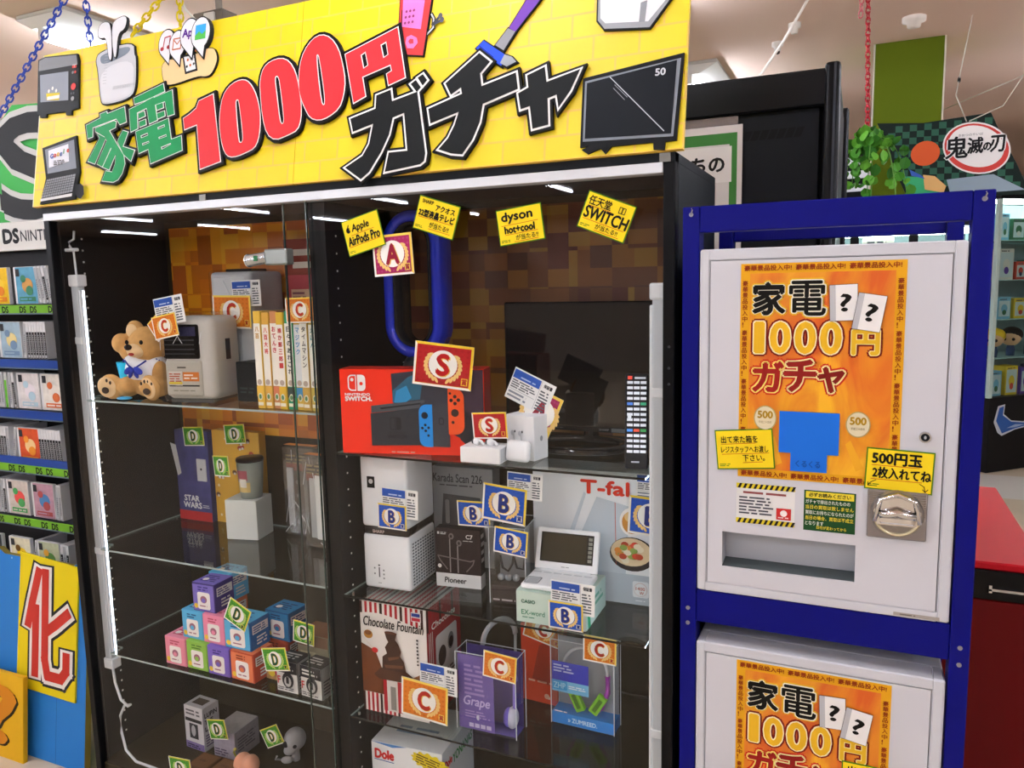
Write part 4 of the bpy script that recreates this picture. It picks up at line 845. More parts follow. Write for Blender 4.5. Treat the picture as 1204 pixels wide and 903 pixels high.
# ---------------------------------------------------------------- prizes in the wide bay: top shelf
def console(b, F, S_, T, w, d, h):
    q = lambda x, y: ((x - 190) / 885 * w, (757 - y) / 502 * h)
    P = lambda pts, c, k: b.poly([[q(*p) for p in pts]], c, F, k * U)
    b.rect(F, 0, 0, w, h, M('#e8321c', .35), U)
    P([(515, 280), (720, 258), (1072, 258), (1072, 600), (1000, 690), (520, 450)], '#33343e', 2); P([(520, 450), (522, 380), (620, 300), (720, 262), (690, 430)], '#2a5f78', 3); P([(530, 450), (545, 380), (610, 350), (640, 420), (600, 450)], '#2f86b8', 4); P([(900, 258), (1072, 258), (1072, 640), (960, 480)], '#3a2a38', 3)
    P([(385, 470), (715, 432), (722, 444), (690, 458), (690, 480), (385, 512)], '#4b4d52', 5); P([(380, 515), (690, 478), (690, 700), (380, 708)], '#2e3036', 5); P([(690, 478), (865, 448), (868, 708), (690, 705)], '#383a42', 5); P([(440, 480), (700, 448), (690, 458), (450, 490)], '#1e1f24', 6)
    lx, ly = q(500, 612); b.poly([round_rect(lx, ly, lx + .0135, ly + .03, .006, (0, 0, 1, 1)), round_rect(lx + .0015, ly + .002, lx + .012, ly + .028, .005, (0, 0, 1, 1))], '#1c1d21', F, 6 * U); b.poly([round_rect(lx + .015, ly, lx + .027, ly + .03, .006, (1, 1, 0, 0))], '#1c1d21', F, 6 * U); b.text(F, 'NINTENDO', lx - .006, ly - .009, .005, '#1c1d21', 6 * U, .042); b.text(F, 'SWITCH', lx - .006, ly - .019, .008, '#1c1d21', 6 * U, .045, .0004)
    x, y = q(682, 708); x1, y1 = q(765, 458); b.poly([round_rect(x, y, x1, y1, .018, (0, 0, 1, 1))], '#1e88d8', F, 7 * U)
    for cx, cy, r in ((718, 522, .008), (720, 578, .0032), (702, 596, .0032), (740, 594, .0032), (722, 612, .0032), (738, 640, .003)): a, c = q(cx, cy); b.ell(F, a, c, r, r, '#1b2230', 8 * U, 14)
    x, y = q(862, 632); x1, y1 = q(958, 365); b.poly([round_rect(x, y, x1, y1, .02, (1, 1, 0, 0))], '#e2501e', F, 7 * U)
    for cx, cy, r in ((905, 410, .0042), (882, 432, .0042), (926, 430, .0042), (905, 450, .0042), (903, 505, .009), (890, 560, .0036), (876, 392, .003)): a, c = q(cx, cy); b.ell(F, a, c, r, r, '#2a1a1a', 8 * U, 14)
    P([(958, 480), (1000, 540), (1015, 690), (975, 700), (930, 660), (930, 632), (958, 600)], '#26262c', 5)
    a, c = q(818, 555); b.poly([round_rect(a - .006, c - .008, a + .006, c + .008, .004), round_rect(a - .004, c - .006, a + .004, c + .006, .003)], '#1e1f26', F, 7 * U)
    a, c = q(242, 383); W_ = '#f2efec'
    b.poly([round_rect(a, c, a + .0205, c + .0375, .0095, (0, 0, 1, 1)), round_rect(a + .003, c + .003, a + .0185, c + .0345, .0075, (0, 0, 1, 1))], W_, F, 3 * U); b.ell(F, a + .0105, c + .026, .004, .004, W_, 3 * U, 16)
    b.poly([round_rect(a + .0235, c, a + .043, c + .0375, .0095, (1, 1, 0, 0))], W_, F, 3 * U); b.ell(F, a + .033, c + .017, .0042, .0042, '#e8321c', 4 * U, 16)
    b.text(F, 'NINTENDO', a - .008, c - .011, .0058, W_, 3 * U, .061, .0004); b.text(F, 'SWITCH.', a - .008, c - .023, .0098, W_, 3 * U, .065, .0009)
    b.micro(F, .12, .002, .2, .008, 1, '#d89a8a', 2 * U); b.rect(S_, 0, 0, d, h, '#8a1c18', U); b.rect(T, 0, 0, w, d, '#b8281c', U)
carton('game_console_box', 'big red game console box on the upper shelf beside the divider', 'game console box', (.92, .032, Z1R + .0005), .342, .06, .196, 12, console, M('#e0301c', .35), bev=.002)

t = thing('bladeless_fan', 'blue bladeless fan with a tall oval loop behind the red console box', 'fan', (1.034, .205, Z1R + .0005), 0)
def stad(hw, hh, n=16):
    r = hw; return [(r * math.cos(PI * i / n), hh - r + r * math.sin(PI * i / n)) for i in range(n + 1)] + [(-r * math.cos(PI * i / n), -(hh - r) - r * math.sin(PI * i / n)) for i in range(n + 1)]
def loop(b, prof, m, zc):
    n = len(stad(1, 2)); vs = []; k = len(prof)
    for ins, y in prof: vs += [(x, y, z + zc) for x, z in stad(.08 - ins, .176 - ins)]
    b.add(vs, [(j * n + i, ((j + 1) % k) * n + i, ((j + 1) % k) * n + (i + 1) % n, j * n + (i + 1) % n) for j in range(k) for i in range(n)], m, True)
b = MB(); loop(b, [(0.003, -.03), (0, -.025), (0, .025), (.008, .03), (.026, .028), (.03, 0), (.027, -.027), (.015, -.034)], M('#1a2fc0', .25, .1, coat=.6), .385); b.build('air_loop', t)
b = MB(); loop(b, [(0.027, -.028), (.03, -.031), (.036, -.027), (.037, .027), (.03, .03)], M('#17181c', .25), .385); b.build('inner_rim', t)
b = MB(); b.lathe([(0, 0), (.062, 0), (.06, .14), (.04, .2), (.03, .215), (0, .215)], M('#3c4046', .3, .5)); b.build('base', t)

t = thing('earbud_box', 'flat white earbud box with a pair of earbuds on its lid', 'earbud box', (1.228, .032, Z1R + .0005), 3)
b = MB(); b.box(0, 0, 0, .093, .06, .035, '#f2f3f4', .0015); b.rect(SM(.093), .004, .003, .056, .032, '#c9ccd0', .0003); b.build('box', t)
for x, a in ((.03, .3), (.062, -.2)):
    b = MB(); b.ball((x, .024, .043), (.009, .008, .0085), M('#eef0f2', .2)); b.tube([(x, .024, .046), (x + .012, .02, .045), (x + .02, .016, .039)], .003, M('#eef0f2', .2)); b.ball((x - .008, .022, .043), (.003, .004, .005), '#33363a'); b.build('earbud', t)
def ab(b, F, S_, T, w, d, h):
    X = FM(0, 0, 0)
    for x in (.018, .038): b.ell(X, x, .058, .005, .006, '#c9ccd0', U, 14); b.line(X, [(x + .002, .056), (x + .006, .035)], .004, '#d3d5d8', U); b.ell(X, x + .007, .062, .002, .003, '#33363a', 2 * U, 8)
    b.ell(S_, d * .5, h * .48, .005, .006, '#9a9ea4', U, 14)
carton('earbud_box', 'tall white earbud box with an earbud picture', 'earbud box', (1.305, .108, Z1R + .0005), .076, .052, .098, -14, ab, '#f0f1f3')
b = MB(); b.box(-.029, 0, 0, .029, .021, .046, M('#eef0f2', .2), .0095, seg=4, smooth=True)
tag(b.build('charging_case', None, (1.348, .055, Z1R + .0055), (math.radians(-12), 0, math.radians(-8))), 'small rounded white charging case leaning on the tall earbud box', 'charging case')

t = thing('television', 'black flat television with a hollow oval stand on the upper shelf', 'television', (1.437, .26, Z1R + .0005))
b = MB(); b.box(-.222, .045, .03, .222, .075, .338, M('#0b0c0f', .25, coat=.4), .003); b.box(-.15, .075, .06, .15, .1, .28, '#0d0e10', .006); b.build('casing', t)
b = MB(); b.rect(FM(0, .0445, 0), -.212, .044, .212, .33, M('#050608', .06, spec=.7), .0); b.build('screen', t)
b = MB(); X = FM(0, .0445, 0); b.rect(X, -.222, .03, .222, .0415, M('#17181b', .3), U); b.text(X, 'SHARP', .02, .0335, .005, '#9a9ea4', 2 * U, .024); b.rect(X, .05, .0312, .095, .0405, '#6d7276', 2 * U); b.micro(X, -.1, .034, -.06, .038, 1, '#55595e', 2 * U); b.build('lower_bezel', t)
b = MB(); P_ = M('#0d0d0f', .08, coat=.8)
n = 40; b.tube([(.12 * math.cos(2 * PI * i / n) - .02, -.01 + .075 * math.sin(2 * PI * i / n), .009) for i in range(n)], .018, P_, 10, True, sy=.5); b.cyl((-.005, .062, .008), (-.005, .062, .05), .02, .016, P_); b.build('stand', t)

t = thing('remote_control', 'black remote control propped upright beside the television', 'remote control', (1.606, .08, Z1R + .0035), rot=(math.radians(-6), 0, math.radians(10)))
b = MB(); b.box(-.0235, 0, 0, .0235, .016, .195, M('#16171a', .4), .004, seg=2); b.build('body', t)
b = MB(); X = FM(0, 0, 0)
b.rect(X, -.018, .183, -.009, .19, '#d84a3a', U); b.rect(X, -.004, .184, .018, .188, '#b9bcc0', U)
for j in range(14):
    for i in range(3):
        c = '#d5d7da'
        if j == 4: c = ('#4a7ad0', '#c9ccd0', '#3aa070')[i]
        if j == 9: c = ('#4a8ad8', '#d0503c', '#3a9a50')[i]
        b.rect(X, -.019 + i * .0135, .174 - j * .0108, -.0075 + i * .0135, .1795 - j * .0108, c, U)
b.ell(X, -.014, .107, .004, .004, '#d5d7da', 2 * U, 12); b.micro(X, -.01, .012, .01, .018, 1, '#b9bcc0', U); b.build('button', t)

# ---------------------------------------------------------------- wide bay: second shelf
t = thing('air_purifier', 'white two-tier air purifier with a black band on the second shelf', 'air purifier', (.922, .088, Z2R + .0005), 3)
wp = M('#eef2f5', .3, noise=.02)
b = MB(); b.box(0, 0, .154, .128, .138, .33, wp, .009, seg=3, smooth=True)
X = FM(0, 0, 0); b.rect(X, .02, .252, .041, .28, '#17181a', U); b.ell(X, .031, .268, .006, .006, '#c9ccd0', 2 * U, 10); b.build('upper_case', t)
b = MB(); b.box(0.0006, .0006, .134, .1274, .1374, .158, M('#241d1c', .2, coat=.5), .008, seg=3, smooth=True); b.text(X, 'SHARP', .03, .141, .0075, '#b9aaa4', .0006, .032, .0003); b.build('band', t)
b = MB(); b.box(0, 0, 0, .128, .138, .1375, wp, .009, seg=3, smooth=True)
X2 = SM(.128, 0, 0)
for i in range(9):
    for j in range(14): b.rect(X2, .014 + i * .0128, .012 + j * .0078, .0225 + i * .0128, .0158 + j * .0078, '#55606a', U)
b.rect(X, .042, .03, .0455, .055, '#5a5f64', U); b.ell(X, .0437, .06, .003, .002, '#44484c', U, 10)
for dx, dy in ((-.012, .05), (-.012, .036), (.013, .046), (.013, .036), (.013, .026)): b.rect(X, .041 + dx, dy, .045 + dx, dy + .004, '#7a8086', U)
b.micro(X, .04, .014, .052, .017, 1, '#8a9096', U); b.build('lower_case', t)

def scan(b, F, S_, T, w, d, h):
    b.rect(F, 0, 0, w, h, M('#b4b8bb', .4), U); b.text(F, 'Karada Scan 226', .002, .222, .022, '#3a3c40', 2 * U, .14, .0003); b.micro(F, .02, .21, .12, .217, 1, '#5a5c60', 2 * U)
    b.poly([[(.02, .07), (.03, .19), (.135, .185), (.15, .07)]], '#63666a', F, 2 * U); b.poly([round_rect(.035, .11, .047, .175, .005)], '#a9acae', F, 3 * U); b.rect(F, .07, .12, .12, .16, '#8a8e90', 3 * U); b.text(F, '620', .085, .13, .016, '#4a4c50', 4 * U, .028); b.rect(F, .03, .055, .075, .075, '#cfd2d4', 3 * U)
carton('scale_box', 'grey body scale carton standing behind the earphone box', 'box', (1.0, .302, Z2R + .0005), .17, .05, .262, 3, scan, '#9a9ea2')
def pio(b, F, S_, T, w, d, h):
    b.rect(F, 0, .034, w, h, M('#241a1c', .3), U); b.rect(F, 0, 0, w, .034, '#d9dbdc', U); b.text(F, 'Pioneer', .022, .011, .0135, '#1f1f22', 2 * U, .056, .0004, .1)
    for x in (.038, .058): b.line(F, [(x, .12 - (x - .038) * .8), (x, .038)], .003, '#8a8486', 2 * U); b.ell(F, x + .004, .128 - (x - .038) * .8, .007, .008, '#6d6668', 2 * U, 14); b.ell(F, x + .004, .128 - (x - .038) * .8, .003, .004, '#2b2224', 3 * U, 12)
    b.line(F, [(.006, .078), (.03, .075), (.09, .068), (.1, .072), (.096, .06), (.08, .042)], .003, '#6d6466', 2 * U); b.line(F, [(.006, .078), (.012, .066), (.03, .045)], .003, '#6d6466', 2 * U)
    b.text(F, 'C7', .08, .124, .010, '#e2e2e2', 2 * U, .017, .0003); b.micro(F, .072, .117, .1, .12, 1, '#c9c9c9', 2 * U); b.rect(F, .006, .132, .011, .138, '#e2e2e2', 2 * U); b.micro(F, .014, .131, .03, .138, 2, '#c9c9c9', 2 * U); b.ell(F, .01, .052, .005, .005, '#d5d5d5', 2 * U, 14)
    b.rect(S_, 0, 0, d, .034, '#b9bbbc', U); b.micro(S_, .003, .06, d - .003, .14, 4, '#a8a4a4', U)
carton('earphone_box', 'black and white earphone box with a neckband picture', 'earphone box', (1.084, .16, Z2R + .0005), .116, .03, .147, 7, pio, '#1d1517')

def clear_box(name, lab, loc, w, d, h, rz, extra):
    t = thing(name, lab, 'clear box', loc, rz)
    b = MB(); b.box(0, 0, 0, w, d, h, glass('#f6f8f9', 1.3, .045, .02), .001); b.build('clear_shell', t)
    b = MB(); c = M('#d5dbe0', .2)
    for x in (0, w):
        for y in (0, d): b.box(x - .0008, y - .0008, 0, x + .0008, y + .0008, h, c)
    for x0, y0, x1, y1 in ((0, 0, w, 0), (0, d, w, d), (0, 0, 0, d), (w, 0, w, d)): b.box(min(x0, x1) - .0006, min(y0, y1) - .0006, h - .0012, max(x0, x1) + .0006, max(y0, y1) + .0006, h, c)
    b.build('box_edge', t); extra(t); return t
def ex1(t):
    b = MB(); b.box(.002, .004, 0, .082, .102, .042, M('#2d2327', .25), .002); b.micro(FM(0, .004, 0), .006, .004, .07, .012, 1, '#b9b0b4', .0006); b.build('base_insert', t)
    b = MB(); b.box(.006, .06, .043, .08, .064, .17, M('#7c8084', .4), .001); b.build('back_card', t)
clear_box('headphone_package', 'clear package of small black earphones under the B cards', (1.252, .113, Z2R + .0005), .086, .106, .182, 7, ex1)
t = thing('earphones', 'small black earphones inside the clear package under the B cards', 'earphones', (1.29, .148, Z2R + .046), 7)
b = MB(); b.tube([(-.025, 0, .06), (-.02, 0, .03), (-.006, 0, .022), (.004, 0, .04), (.01, 0, .07)], .003, M('#1d1f22', .3)); b.tube([(.004, .004, .065), (.014, .004, .03), (.03, .004, .028), (.034, .004, .06)], .003, M('#23262a', .3)); b.build('cord', t)
for x in (-.02, -.002, .016):
    b = MB(); b.ball((x, -.012, .012), (.0085, .008, .0085), M('#9aa0a6', .2, .4)); b.build('ear_tip', t)
def tf(b, F, S_, T, w, d, h):
    b.rect(F, 0, 0, w, h, M('#eef2f5', .3), U); b.rect(F, 0, 0, w, .07, '#b4c0ca', 2 * U); b.poly([[(.11, .14), (.155, .245), (.232, .228), (.222, .07), (.08, .07)]], '#c3ced6', F, 2 * U); b.poly([[(.06, .08), (.125, .255), (.13, .25), (.075, .08)]], '#cdd8e0', F, 2.5 * U)
    b.text(F, 'T-fal', .118, .252, .031, '#d8351f', 3 * U, .112, .0016)
    b.line(F, [(.198, .235), (.2, .09)], .0015, '#c9584a', 3 * U)
    b.ell(F, .236, .193, .028, .033, '#f4f2ee', 3 * U); b.ell(F, .236, .192, .022, .026, '#c98a3a', 4 * U); b.ell(F, .23, .205, .01, .011, '#e2c48a', 5 * U); b.ell(F, .245, .205, .009, .013, '#8fae3a', 5 * U); b.ell(F, .24, .178, .012, .009, '#e0703a', 5 * U)
    b.ell(F, .237, .118, .052, .04, '#2c2628', 3 * U); b.ell(F, .235, .123, .047, .033, '#e0c9a0', 4 * U); b.line(F, [(.283, .122), (.298, .128)], .014, '#3a3436', 3 * U)
    for i in range(26):
        a, r = random.uniform(0, 6.28), random.uniform(.2, .9); b.ell(F, .235 + .036 * r * math.cos(a), .123 + .027 * r * math.sin(a), .009, .007, random.choice(['#d8893a', '#c94a32', '#e8dcc0', '#86a04a', '#b5482c', '#efe2c4']), 5 * U + i * .00003, 10)
    b.poly([round_rect(.238, .018, .275, .056, .005)], '#e9eef2', F, 3 * U); b.ell(F, .2565, .037, .0155, .016, '#d8c3bf', 4 * U, 24); b.ell(F, .2565, .037, .0143, .0148, '#eef2f5', 5 * U, 24); b.text(F, '1400', .246, .036, .0075, '#c06a5c', 6 * U, .021, .0002); b.text(F, 'W', .2545, .0265, .0065, '#c06a5c', 6 * U, None, .0002)
    b.poly([round_rect(.284, .018, .318, .056, .004), round_rect(.286, .02, .316, .054, .004)], '#e9eef2', F, 3 * U); b.text(F, '99', .291, .03, .014, '#e9eef2', 3 * U, .019); b.micro(F, .245, .008, .27, .012, 1, '#e9eef2', 3 * U)
carton('cooking_pot_box', 'big white carton with a frying pan picture beside the tube light', 'box', (1.322, .215, Z2R + .0005), .33, .09, .305, 2, tf, '#d5dde3')
def cas(b, F, S_, T, w, d, h):
    b.rect(F, 0, 0, w, h, M('#c9ded2', .35), U); b.rect(F, w * .58, 0, w, h, '#dfe8e4', 1.3 * U); b.text(F, 'CASIO', .012, .044, .0075, '#2e6b50', 2 * U, .032, .0004); b.text(F, 'EX-word', .012, .018, .011, '#3f8a6a', 2 * U, .054, .0002); b.micro(F, .014, .010, .045, .014, 1, '#3f8a6a', 2 * U)
    b.rect(S_, 0, 0, d, h, M('#cdeae0', .35), U); b.poly([[(.012, 0), (.03, 0), (.024, .03), (.03, h), (.012, h), (.006, .04)]], '#22a878', S_, 2 * U); b.micro(S_, .06, .03, d - .02, h - .01, 2, '#7ac0a8', 2 * U)
    b.rect(T, 0, 0, w, d, '#c3d8cc', U); b.text(T, 'EX-word', .02, .006, .012, '#7aa890', 2 * U, .07)
carton('dictionary_box', 'pale green and white carton under the open electronic dictionary', 'box', (1.348, .047, Z2R + .0005), .158, .145, .07, 1, cas, '#cfe2d8')
t = thing('electronic_dictionary', 'open white electronic dictionary standing on the pale green carton', 'electronic dictionary', (1.425, .123, Z2R + .0716), 3)
b = MB(); b.box(-.074, -.065, 0, .074, .035, .012, M('#f2f3f4', .3), .004, seg=2)
X = TM(0, 0, .012)
for j in range(5):
    for i in range(12): b.rect(X, -.03 + i * .0082, -.058 + j * .0125, -.0245 + i * .0082, -.0495 + j * .0125, '#f4f5f6', .0012)
for j in range(6): b.rect(X, -.069 + j * .0235, .008, -.05 + j * .0235, .014, '#d3d6d8', .0012)
b.poly([round_rect(-.07, -.058, -.036, -.02, .006), round_rect(-.067, -.055, -.039, -.023, .005)], '#8a8e92', X, .001); b.rect(X, -.066, -.054, -.04, -.024, '#b9bdc0', .0008); b.build('keyboard', t)
lid = Matrix.Translation((0, .033, .012)) @ Matrix.Rotation(math.radians(-18), 4, 'X')
b = MB(); b.box(-.074, -.006, 0, .074, .004, .094, M('#f4f5f6', .3), .004, X=lid, seg=2); b.cyl((-.06, .033, .012), (.06, .033, .012), .006, .006, M('#d5d8da', .3)); b.build('cover', t)
b = MB(); X = lid @ FM(0, -.006, 0); b.rect(X, -.062, .018, .062, .084, '#1f1d18', .0006); b.rect(X, -.058, .021, .046, .081, M('#3a3526', .15), .0011)
for j in range(6): b.rect(X, .05, .024 + j * .0095, .059, .031 + j * .0095, '#8a8a80', .0011)
b.micro(X, -.01, .007, .01, .01, 1, '#8a8e92', .0006); b.build('screen', t)

# ---------------------------------------------------------------- wide bay: third shelf and deck
def stripes(b, X, x0, x1, y0, y1, w, n, wave=0):
    for i in range(n):
        a = x0 + (x1 - x0) * i / n; c = a + (x1 - x0) / n * .5; f = lambda x: y0 + (wave * math.sin((x - x0) / (x1 - x0) * PI * 1.2 + .6) if wave else 0)
        b.poly([[(a, f(a)), (c, f(c)), (c, y1), (a, y1)]], '#a8202a' if i % 4 else '#3a1d18', X, w)
def choc(b, F, S_, T, w, d, h):
    b.rect(F, 0, 0, w, h, M('#e8e4de', .4), U); stripes(b, F, 0, w, .245, h, 2 * U, 13, .012)
    b.poly([[(0, .05), (0, .175), (.04, .16), (.06, .11), (.07, .05)]], '#6a3a1e', F, 2 * U); b.poly([[(w, .06), (w, .13), (.13, .1), (.12, .06)]], '#8a5a34', F, 2 * U); stripes(b, F, 0, w * .6, 0, .05, 2.5 * U, 9)
    b.rect(F, .06, .01, .115, .1, '#d5d0ca', 3 * U); b.rect(F, .06, .01, .07, .09, '#a8202a', 3.5 * U); b.rect(F, .1, .01, .112, .09, '#a8202a', 3.5 * U); b.rect(F, .08, .015, .095, .075, '#8a8680', 4 * U)
    b.poly([[(.035, .1), (.055, .12), (.12, .125), (.145, .11), (.13, .092), (.05, .09)]], '#4a2c1c', F, 5 * U); br = '#3a2116'
    b.poly([[(.06, .118), (.062, .15), (.075, .16), (.07, .175), (.08, .19), (.075, .198), (.07, .215), (.105, .215), (.1, .198), (.108, .188), (.115, .17), (.112, .158), (.122, .145), (.128, .118)]], br, F, 6 * U)
    b.ell(F, .088, .214, .017, .004, '#55301e', 7 * U, 16); b.poly([[(.078, .15), (.11, .158), (.108, .152), (.08, .142)]], '#6a4430', F, 7 * U); b.poly([[(.066, .13), (.12, .136), (.118, .128), (.07, .122)]], '#6a4430', F, 7 * U)
    b.text(F, 'Chocolate Fountain', .008, .222, .024, '#1d1512', 3 * U, .168, .0004, .15); b.ell(F, .04, .162, .009, .007, '#c02a2a', 4 * U, 12); b.line(F, [(.002, .195), (.034, .166)], .003, '#e2dcd2', 3 * U); b.ell(F, .022, .2, .013, .011, '#b8823a', 3 * U, 14); b.ell(F, .022, .204, .01, .006, '#7a4a26', 4 * U, 12)
    b.rect(F, .145, .252, .172, .275, '#d9d4d0', 4 * U); b.rect(F, .147, .265, .17, .273, '#2c3f8a', 5 * U); b.rect(F, .147, .254, .17, .262, '#b8283a', 5 * U); b.micro(F, .157, .14, .163, .21, 8, '#2b2320', 4 * U)
    b.rect(S_, 0, 0, d, h, M('#a01f26', .4), U); stripes(b, S_, 0, d, .225, h, 2 * U, 11)
    for i in range(3): b.rect(S_, .008 + i * .008, 0, .011 + i * .008, .22, '#d9cfc8', 2 * U)
    b.poly([round_rect(.04, .06, .15, .2, .01)], '#ded9d6', S_, 2 * U); b.ell(S_, .07, .14, .02, .026, '#3a2420', 3 * U, 18); b.ell(S_, .115, .16, .016, .022, '#8a8482', 3 * U, 18); b.ell(S_, .115, .157, .012, .014, '#3a2420', 4 * U, 14); b.micro(S_, .05, .07, .14, .1, 3, '#7a7472', 3 * U); b.text(S_, 'Chocolate', .02, .225, .016, '#efe6e0', 4 * U, .12, .0006)
    stripes(b, T, 0, w, 0, d, U, 13)
carton('chocolate_fountain_box', 'red and white striped carton with a chocolate fountain picture', 'box', (.918, .069, Z3R + .0005), .184, .172, .283, 1, choc, '#c8bfb8')
def ex2(t):
    b = MB(); X = FM(0, .004, 0); b.box(.004, .004, .002, .095, .0055, .185, M('#6d58a8', .35)); c = '#a58cd0'
    b.micro(X, .02, .085, .085, .165, 7, c, .0006); b.text(X, 'Grape', .014, .055, .03, '#cdbcec', .0012, .068, .0006, .2); b.micro(X, .02, .03, .085, .05, 3, c, .0006)
    for i in range(4): b.rect(X, .03 + i * .015, .008, .042 + i * .015, .018, '#d0c4e6', .0008)
    b.build('front_print', t)
    b = MB(); b.box(.004, .052, .002, .148, .056, .188, M('#4a3a86', .4), .001); b.box(.003, .006, .002, .149, .055, .004, '#54459a'); b.build('back_card', t)
clear_box('headphone_box', 'purple clear headphone box on the third shelf', (1.172, .082, Z3R + .0005), .152, .06, .192, 1, ex2)
def headphones(lab, loc, rz, w, h, band, cup, cup2, r=.026):
    t = thing('headphones', lab, 'headphones', loc, rz)
    n = 18; b = MB(); b.tube([(-w / 2 * math.cos(PI * i / n), 0, h - w * .5 + w * .5 * math.sin(PI * i / n)) for i in range(n + 1)], .005, M(band, .25), 8, sy=1.6)
    b.tube([(-w / 2, 0, h - w / 2), (-w / 2 + .003, 0, r)], .004, M(band, .25)); b.tube([(w / 2, 0, h - w / 2), (w / 2 - .003, 0, r)], .004, M(band, .25)); b.build('headband', t)
    for s in (-1, 1):
        c = MB(); c.ball((s * (w / 2 - .006), 0, r + .002), (.014, r * .8, r), M(cup, .3)); c.build('ear_cup', t)
        c = MB(); c.ball((s * (w / 2 - .016), 0, r + .002), (.012, r * .72, r * .88), M(cup2, .6)); c.build('ear_pad', t)
    return t
headphones('purple headphones inside the purple clear box', (1.262, .112, Z3R + .006), 8, .09, .165, '#8a74d8', '#d5d3e6', '#6a58c8', .026)
def orb(b, F, S_, T, w, d, h): b.rect(F, 0, 0, w, h, M('#d8431c', .4), U); b.poly([[(.03, .06), (.05, .15), (.1, .18), (.11, .12), (.08, .05)]], '#a8341a', F, 2 * U); b.micro(F, .02, .05, .1, .06, 1, '#efb9a0', 2 * U); b.rect(F, .07, .013, .078, .02, '#f0dcd0', 2 * U); b.ell(F, .07, .02, .007, .007, '#efb9a0', 3 * U, 12)
carton('headphone_carton', 'orange-red carton behind the two headphone boxes', 'box', (1.262, .262, Z3R + .0005), .1, .06, .2, -3, orb, '#c23a1a')
headphones('silver headphones leaning behind the purple clear box', (1.205, .255, Z3R + .001), 60, .1, .2, '#c9c9cc', '#55504f', '#3a3636')
def ex3(t):
    b = MB(); b.box(.001, .001, 0, .155, .049, .028, M('#1583d8', .35), .001); X = FM(0, .001, 0); b.text(X, '» ZUMREED.', .042, .009, .0105, '#bfe2f6', .0006, .072, .0004); b.micro(X, .008, .0295, .05, .034, 1, '#e8eef4', .0006); b.build('base_print', t)
    b = MB(); X = FM(0, .003, 0); b.box(.002, .003, .108, .093, .004, .155, M('#1c2cb8', .35)); b.box(.002, .003, .08, .093, .004, .108, '#7ac4ec'); b.rect(X, .002, .085, .04, .108, '#38a0dc', .0006); b.text(X, 'ZHP', .006, .089, .014, '#a8dcf4', .0012, .03, .0003); b.micro(X, .006, .128, .06, .15, 3, '#c3ccf2', .0006); b.micro(X, .044, .09, .088, .1, 2, '#e8f4fa', .0006); b.build('front_print', t)
    b = MB(); b.box(.003, .045, .028, .153, .047, .2, M('#a3a8ae', .4)); b.build('back_card', t)
clear_box('headphone_box', 'clear headphone box with a bright blue base beside the tube light', (1.37, .188, Z3R + .0005), .156, .05, .21, -1, ex3)
t = thing('headphones', 'purple headphones with green square pads inside the clear blue-based box', 'headphones', (1.448, .211, Z3R + .030), 0)
n = 16; b = MB(); b.tube([(.055 * math.cos(PI * i / n + .0), 0, .1 + .06 * math.sin(PI * i / n)) for i in range(n + 1)], .004, M('#c9ccd2', .2), 8); b.tube([(-.055, 0, .1), (-.042, -.004, .05), (-.022, -.006, .01)], .0055, M('#a838b0', .3)); b.tube([(.055, 0, .1), (.056, -.002, .06), (.04, -.004, .02), (.026, -.006, .008)], .0065, M('#a838b0', .3)); b.build('headband', t)
for x0, ang in ((-.018, .45), (.034, -.55)):
    b = MB(); Q = Matrix.Translation((x0, -.008, .03)) @ Matrix.Rotation(-ang, 4, 'Y')
    b.box(-.012, -.008, -.026, .012, .006, .026, M('#7ac02c', .4), .002, X=Q); b.rect(Q @ FM(0, -.008, 0), -.005, -.018, .005, .018, '#4a7a1c', .0006); b.build('ear_pad', t)
def dole(b, F, S_, T, w, d, h):
    b.rect(F, 0, 0, w, h, M('#eaedef', .35), U); b.text(F, 'Dole', .01, h - .042, .024, '#c02a2a', 2 * U, .052, .0016); b.line(F, [(.008, h - .046), (.062, h - .049)], .002, '#2c5aa8', 2 * U); b.poly([[(.0, h), (.06, h - .008), (.1, h)]], '#5a8ac8', F, 2 * U)
    s = 'THE YONANAS'
    for i, ch in enumerate(s):
        if ch != ' ': a = PI * (.8 - .6 * i / (len(s) - 1)); b.text(F, ch, .115 + .075 * math.cos(a) - .004, h - .14 + .075 * math.sin(a), .0095, '#3f474d', 2 * U, .0075, .0002)
    b.rect(F, .1, 0, .13, h - .08, '#55585c', 2 * U); b.ell(F, .115, h - .08, .018, .008, '#2b2d30', 3 * U)
    b.rect(S_, 0, 0, d, h, M('#cdd6dc', .35), U); b.text(S_, 'Dole', .012, h - .05, .02, '#c02a2a', 2 * U, .042, .0012); b.text(S_, 'YONANAS', .06, h - .06, .024, '#2f8a4a', 2 * U, .12, .001)
    b.poly([[(0, 0), (w, 0), (w, d), (0, d)]], '#eef1f3', T, U); b.micro(T, .04, .05, .18, .09, 2, '#8aa0b8', 2 * U)
    Q = F @ Matrix.Translation((.165, h - .028, 0)) @ RZ(-.22)
    b.poly([[((.052 + .003 * math.cos(14 * a)) * math.cos(a), (.021 + .003 * math.cos(14 * a)) * math.sin(a)) for a in [2 * PI * k / 84 for k in range(84)]]], '#e2cc2a', Q, 3 * U); b.micro(Q, -.04, -.013, .04, .013, 4, '#6a5a1c', 4 * U)
carton('dessert_maker_box', 'white carton with a yellow burst sticker on the cabinet deck', 'box', (.922, .085, ZD + .0005), .195, .19, .237, 4, dole, '#e6eaed')

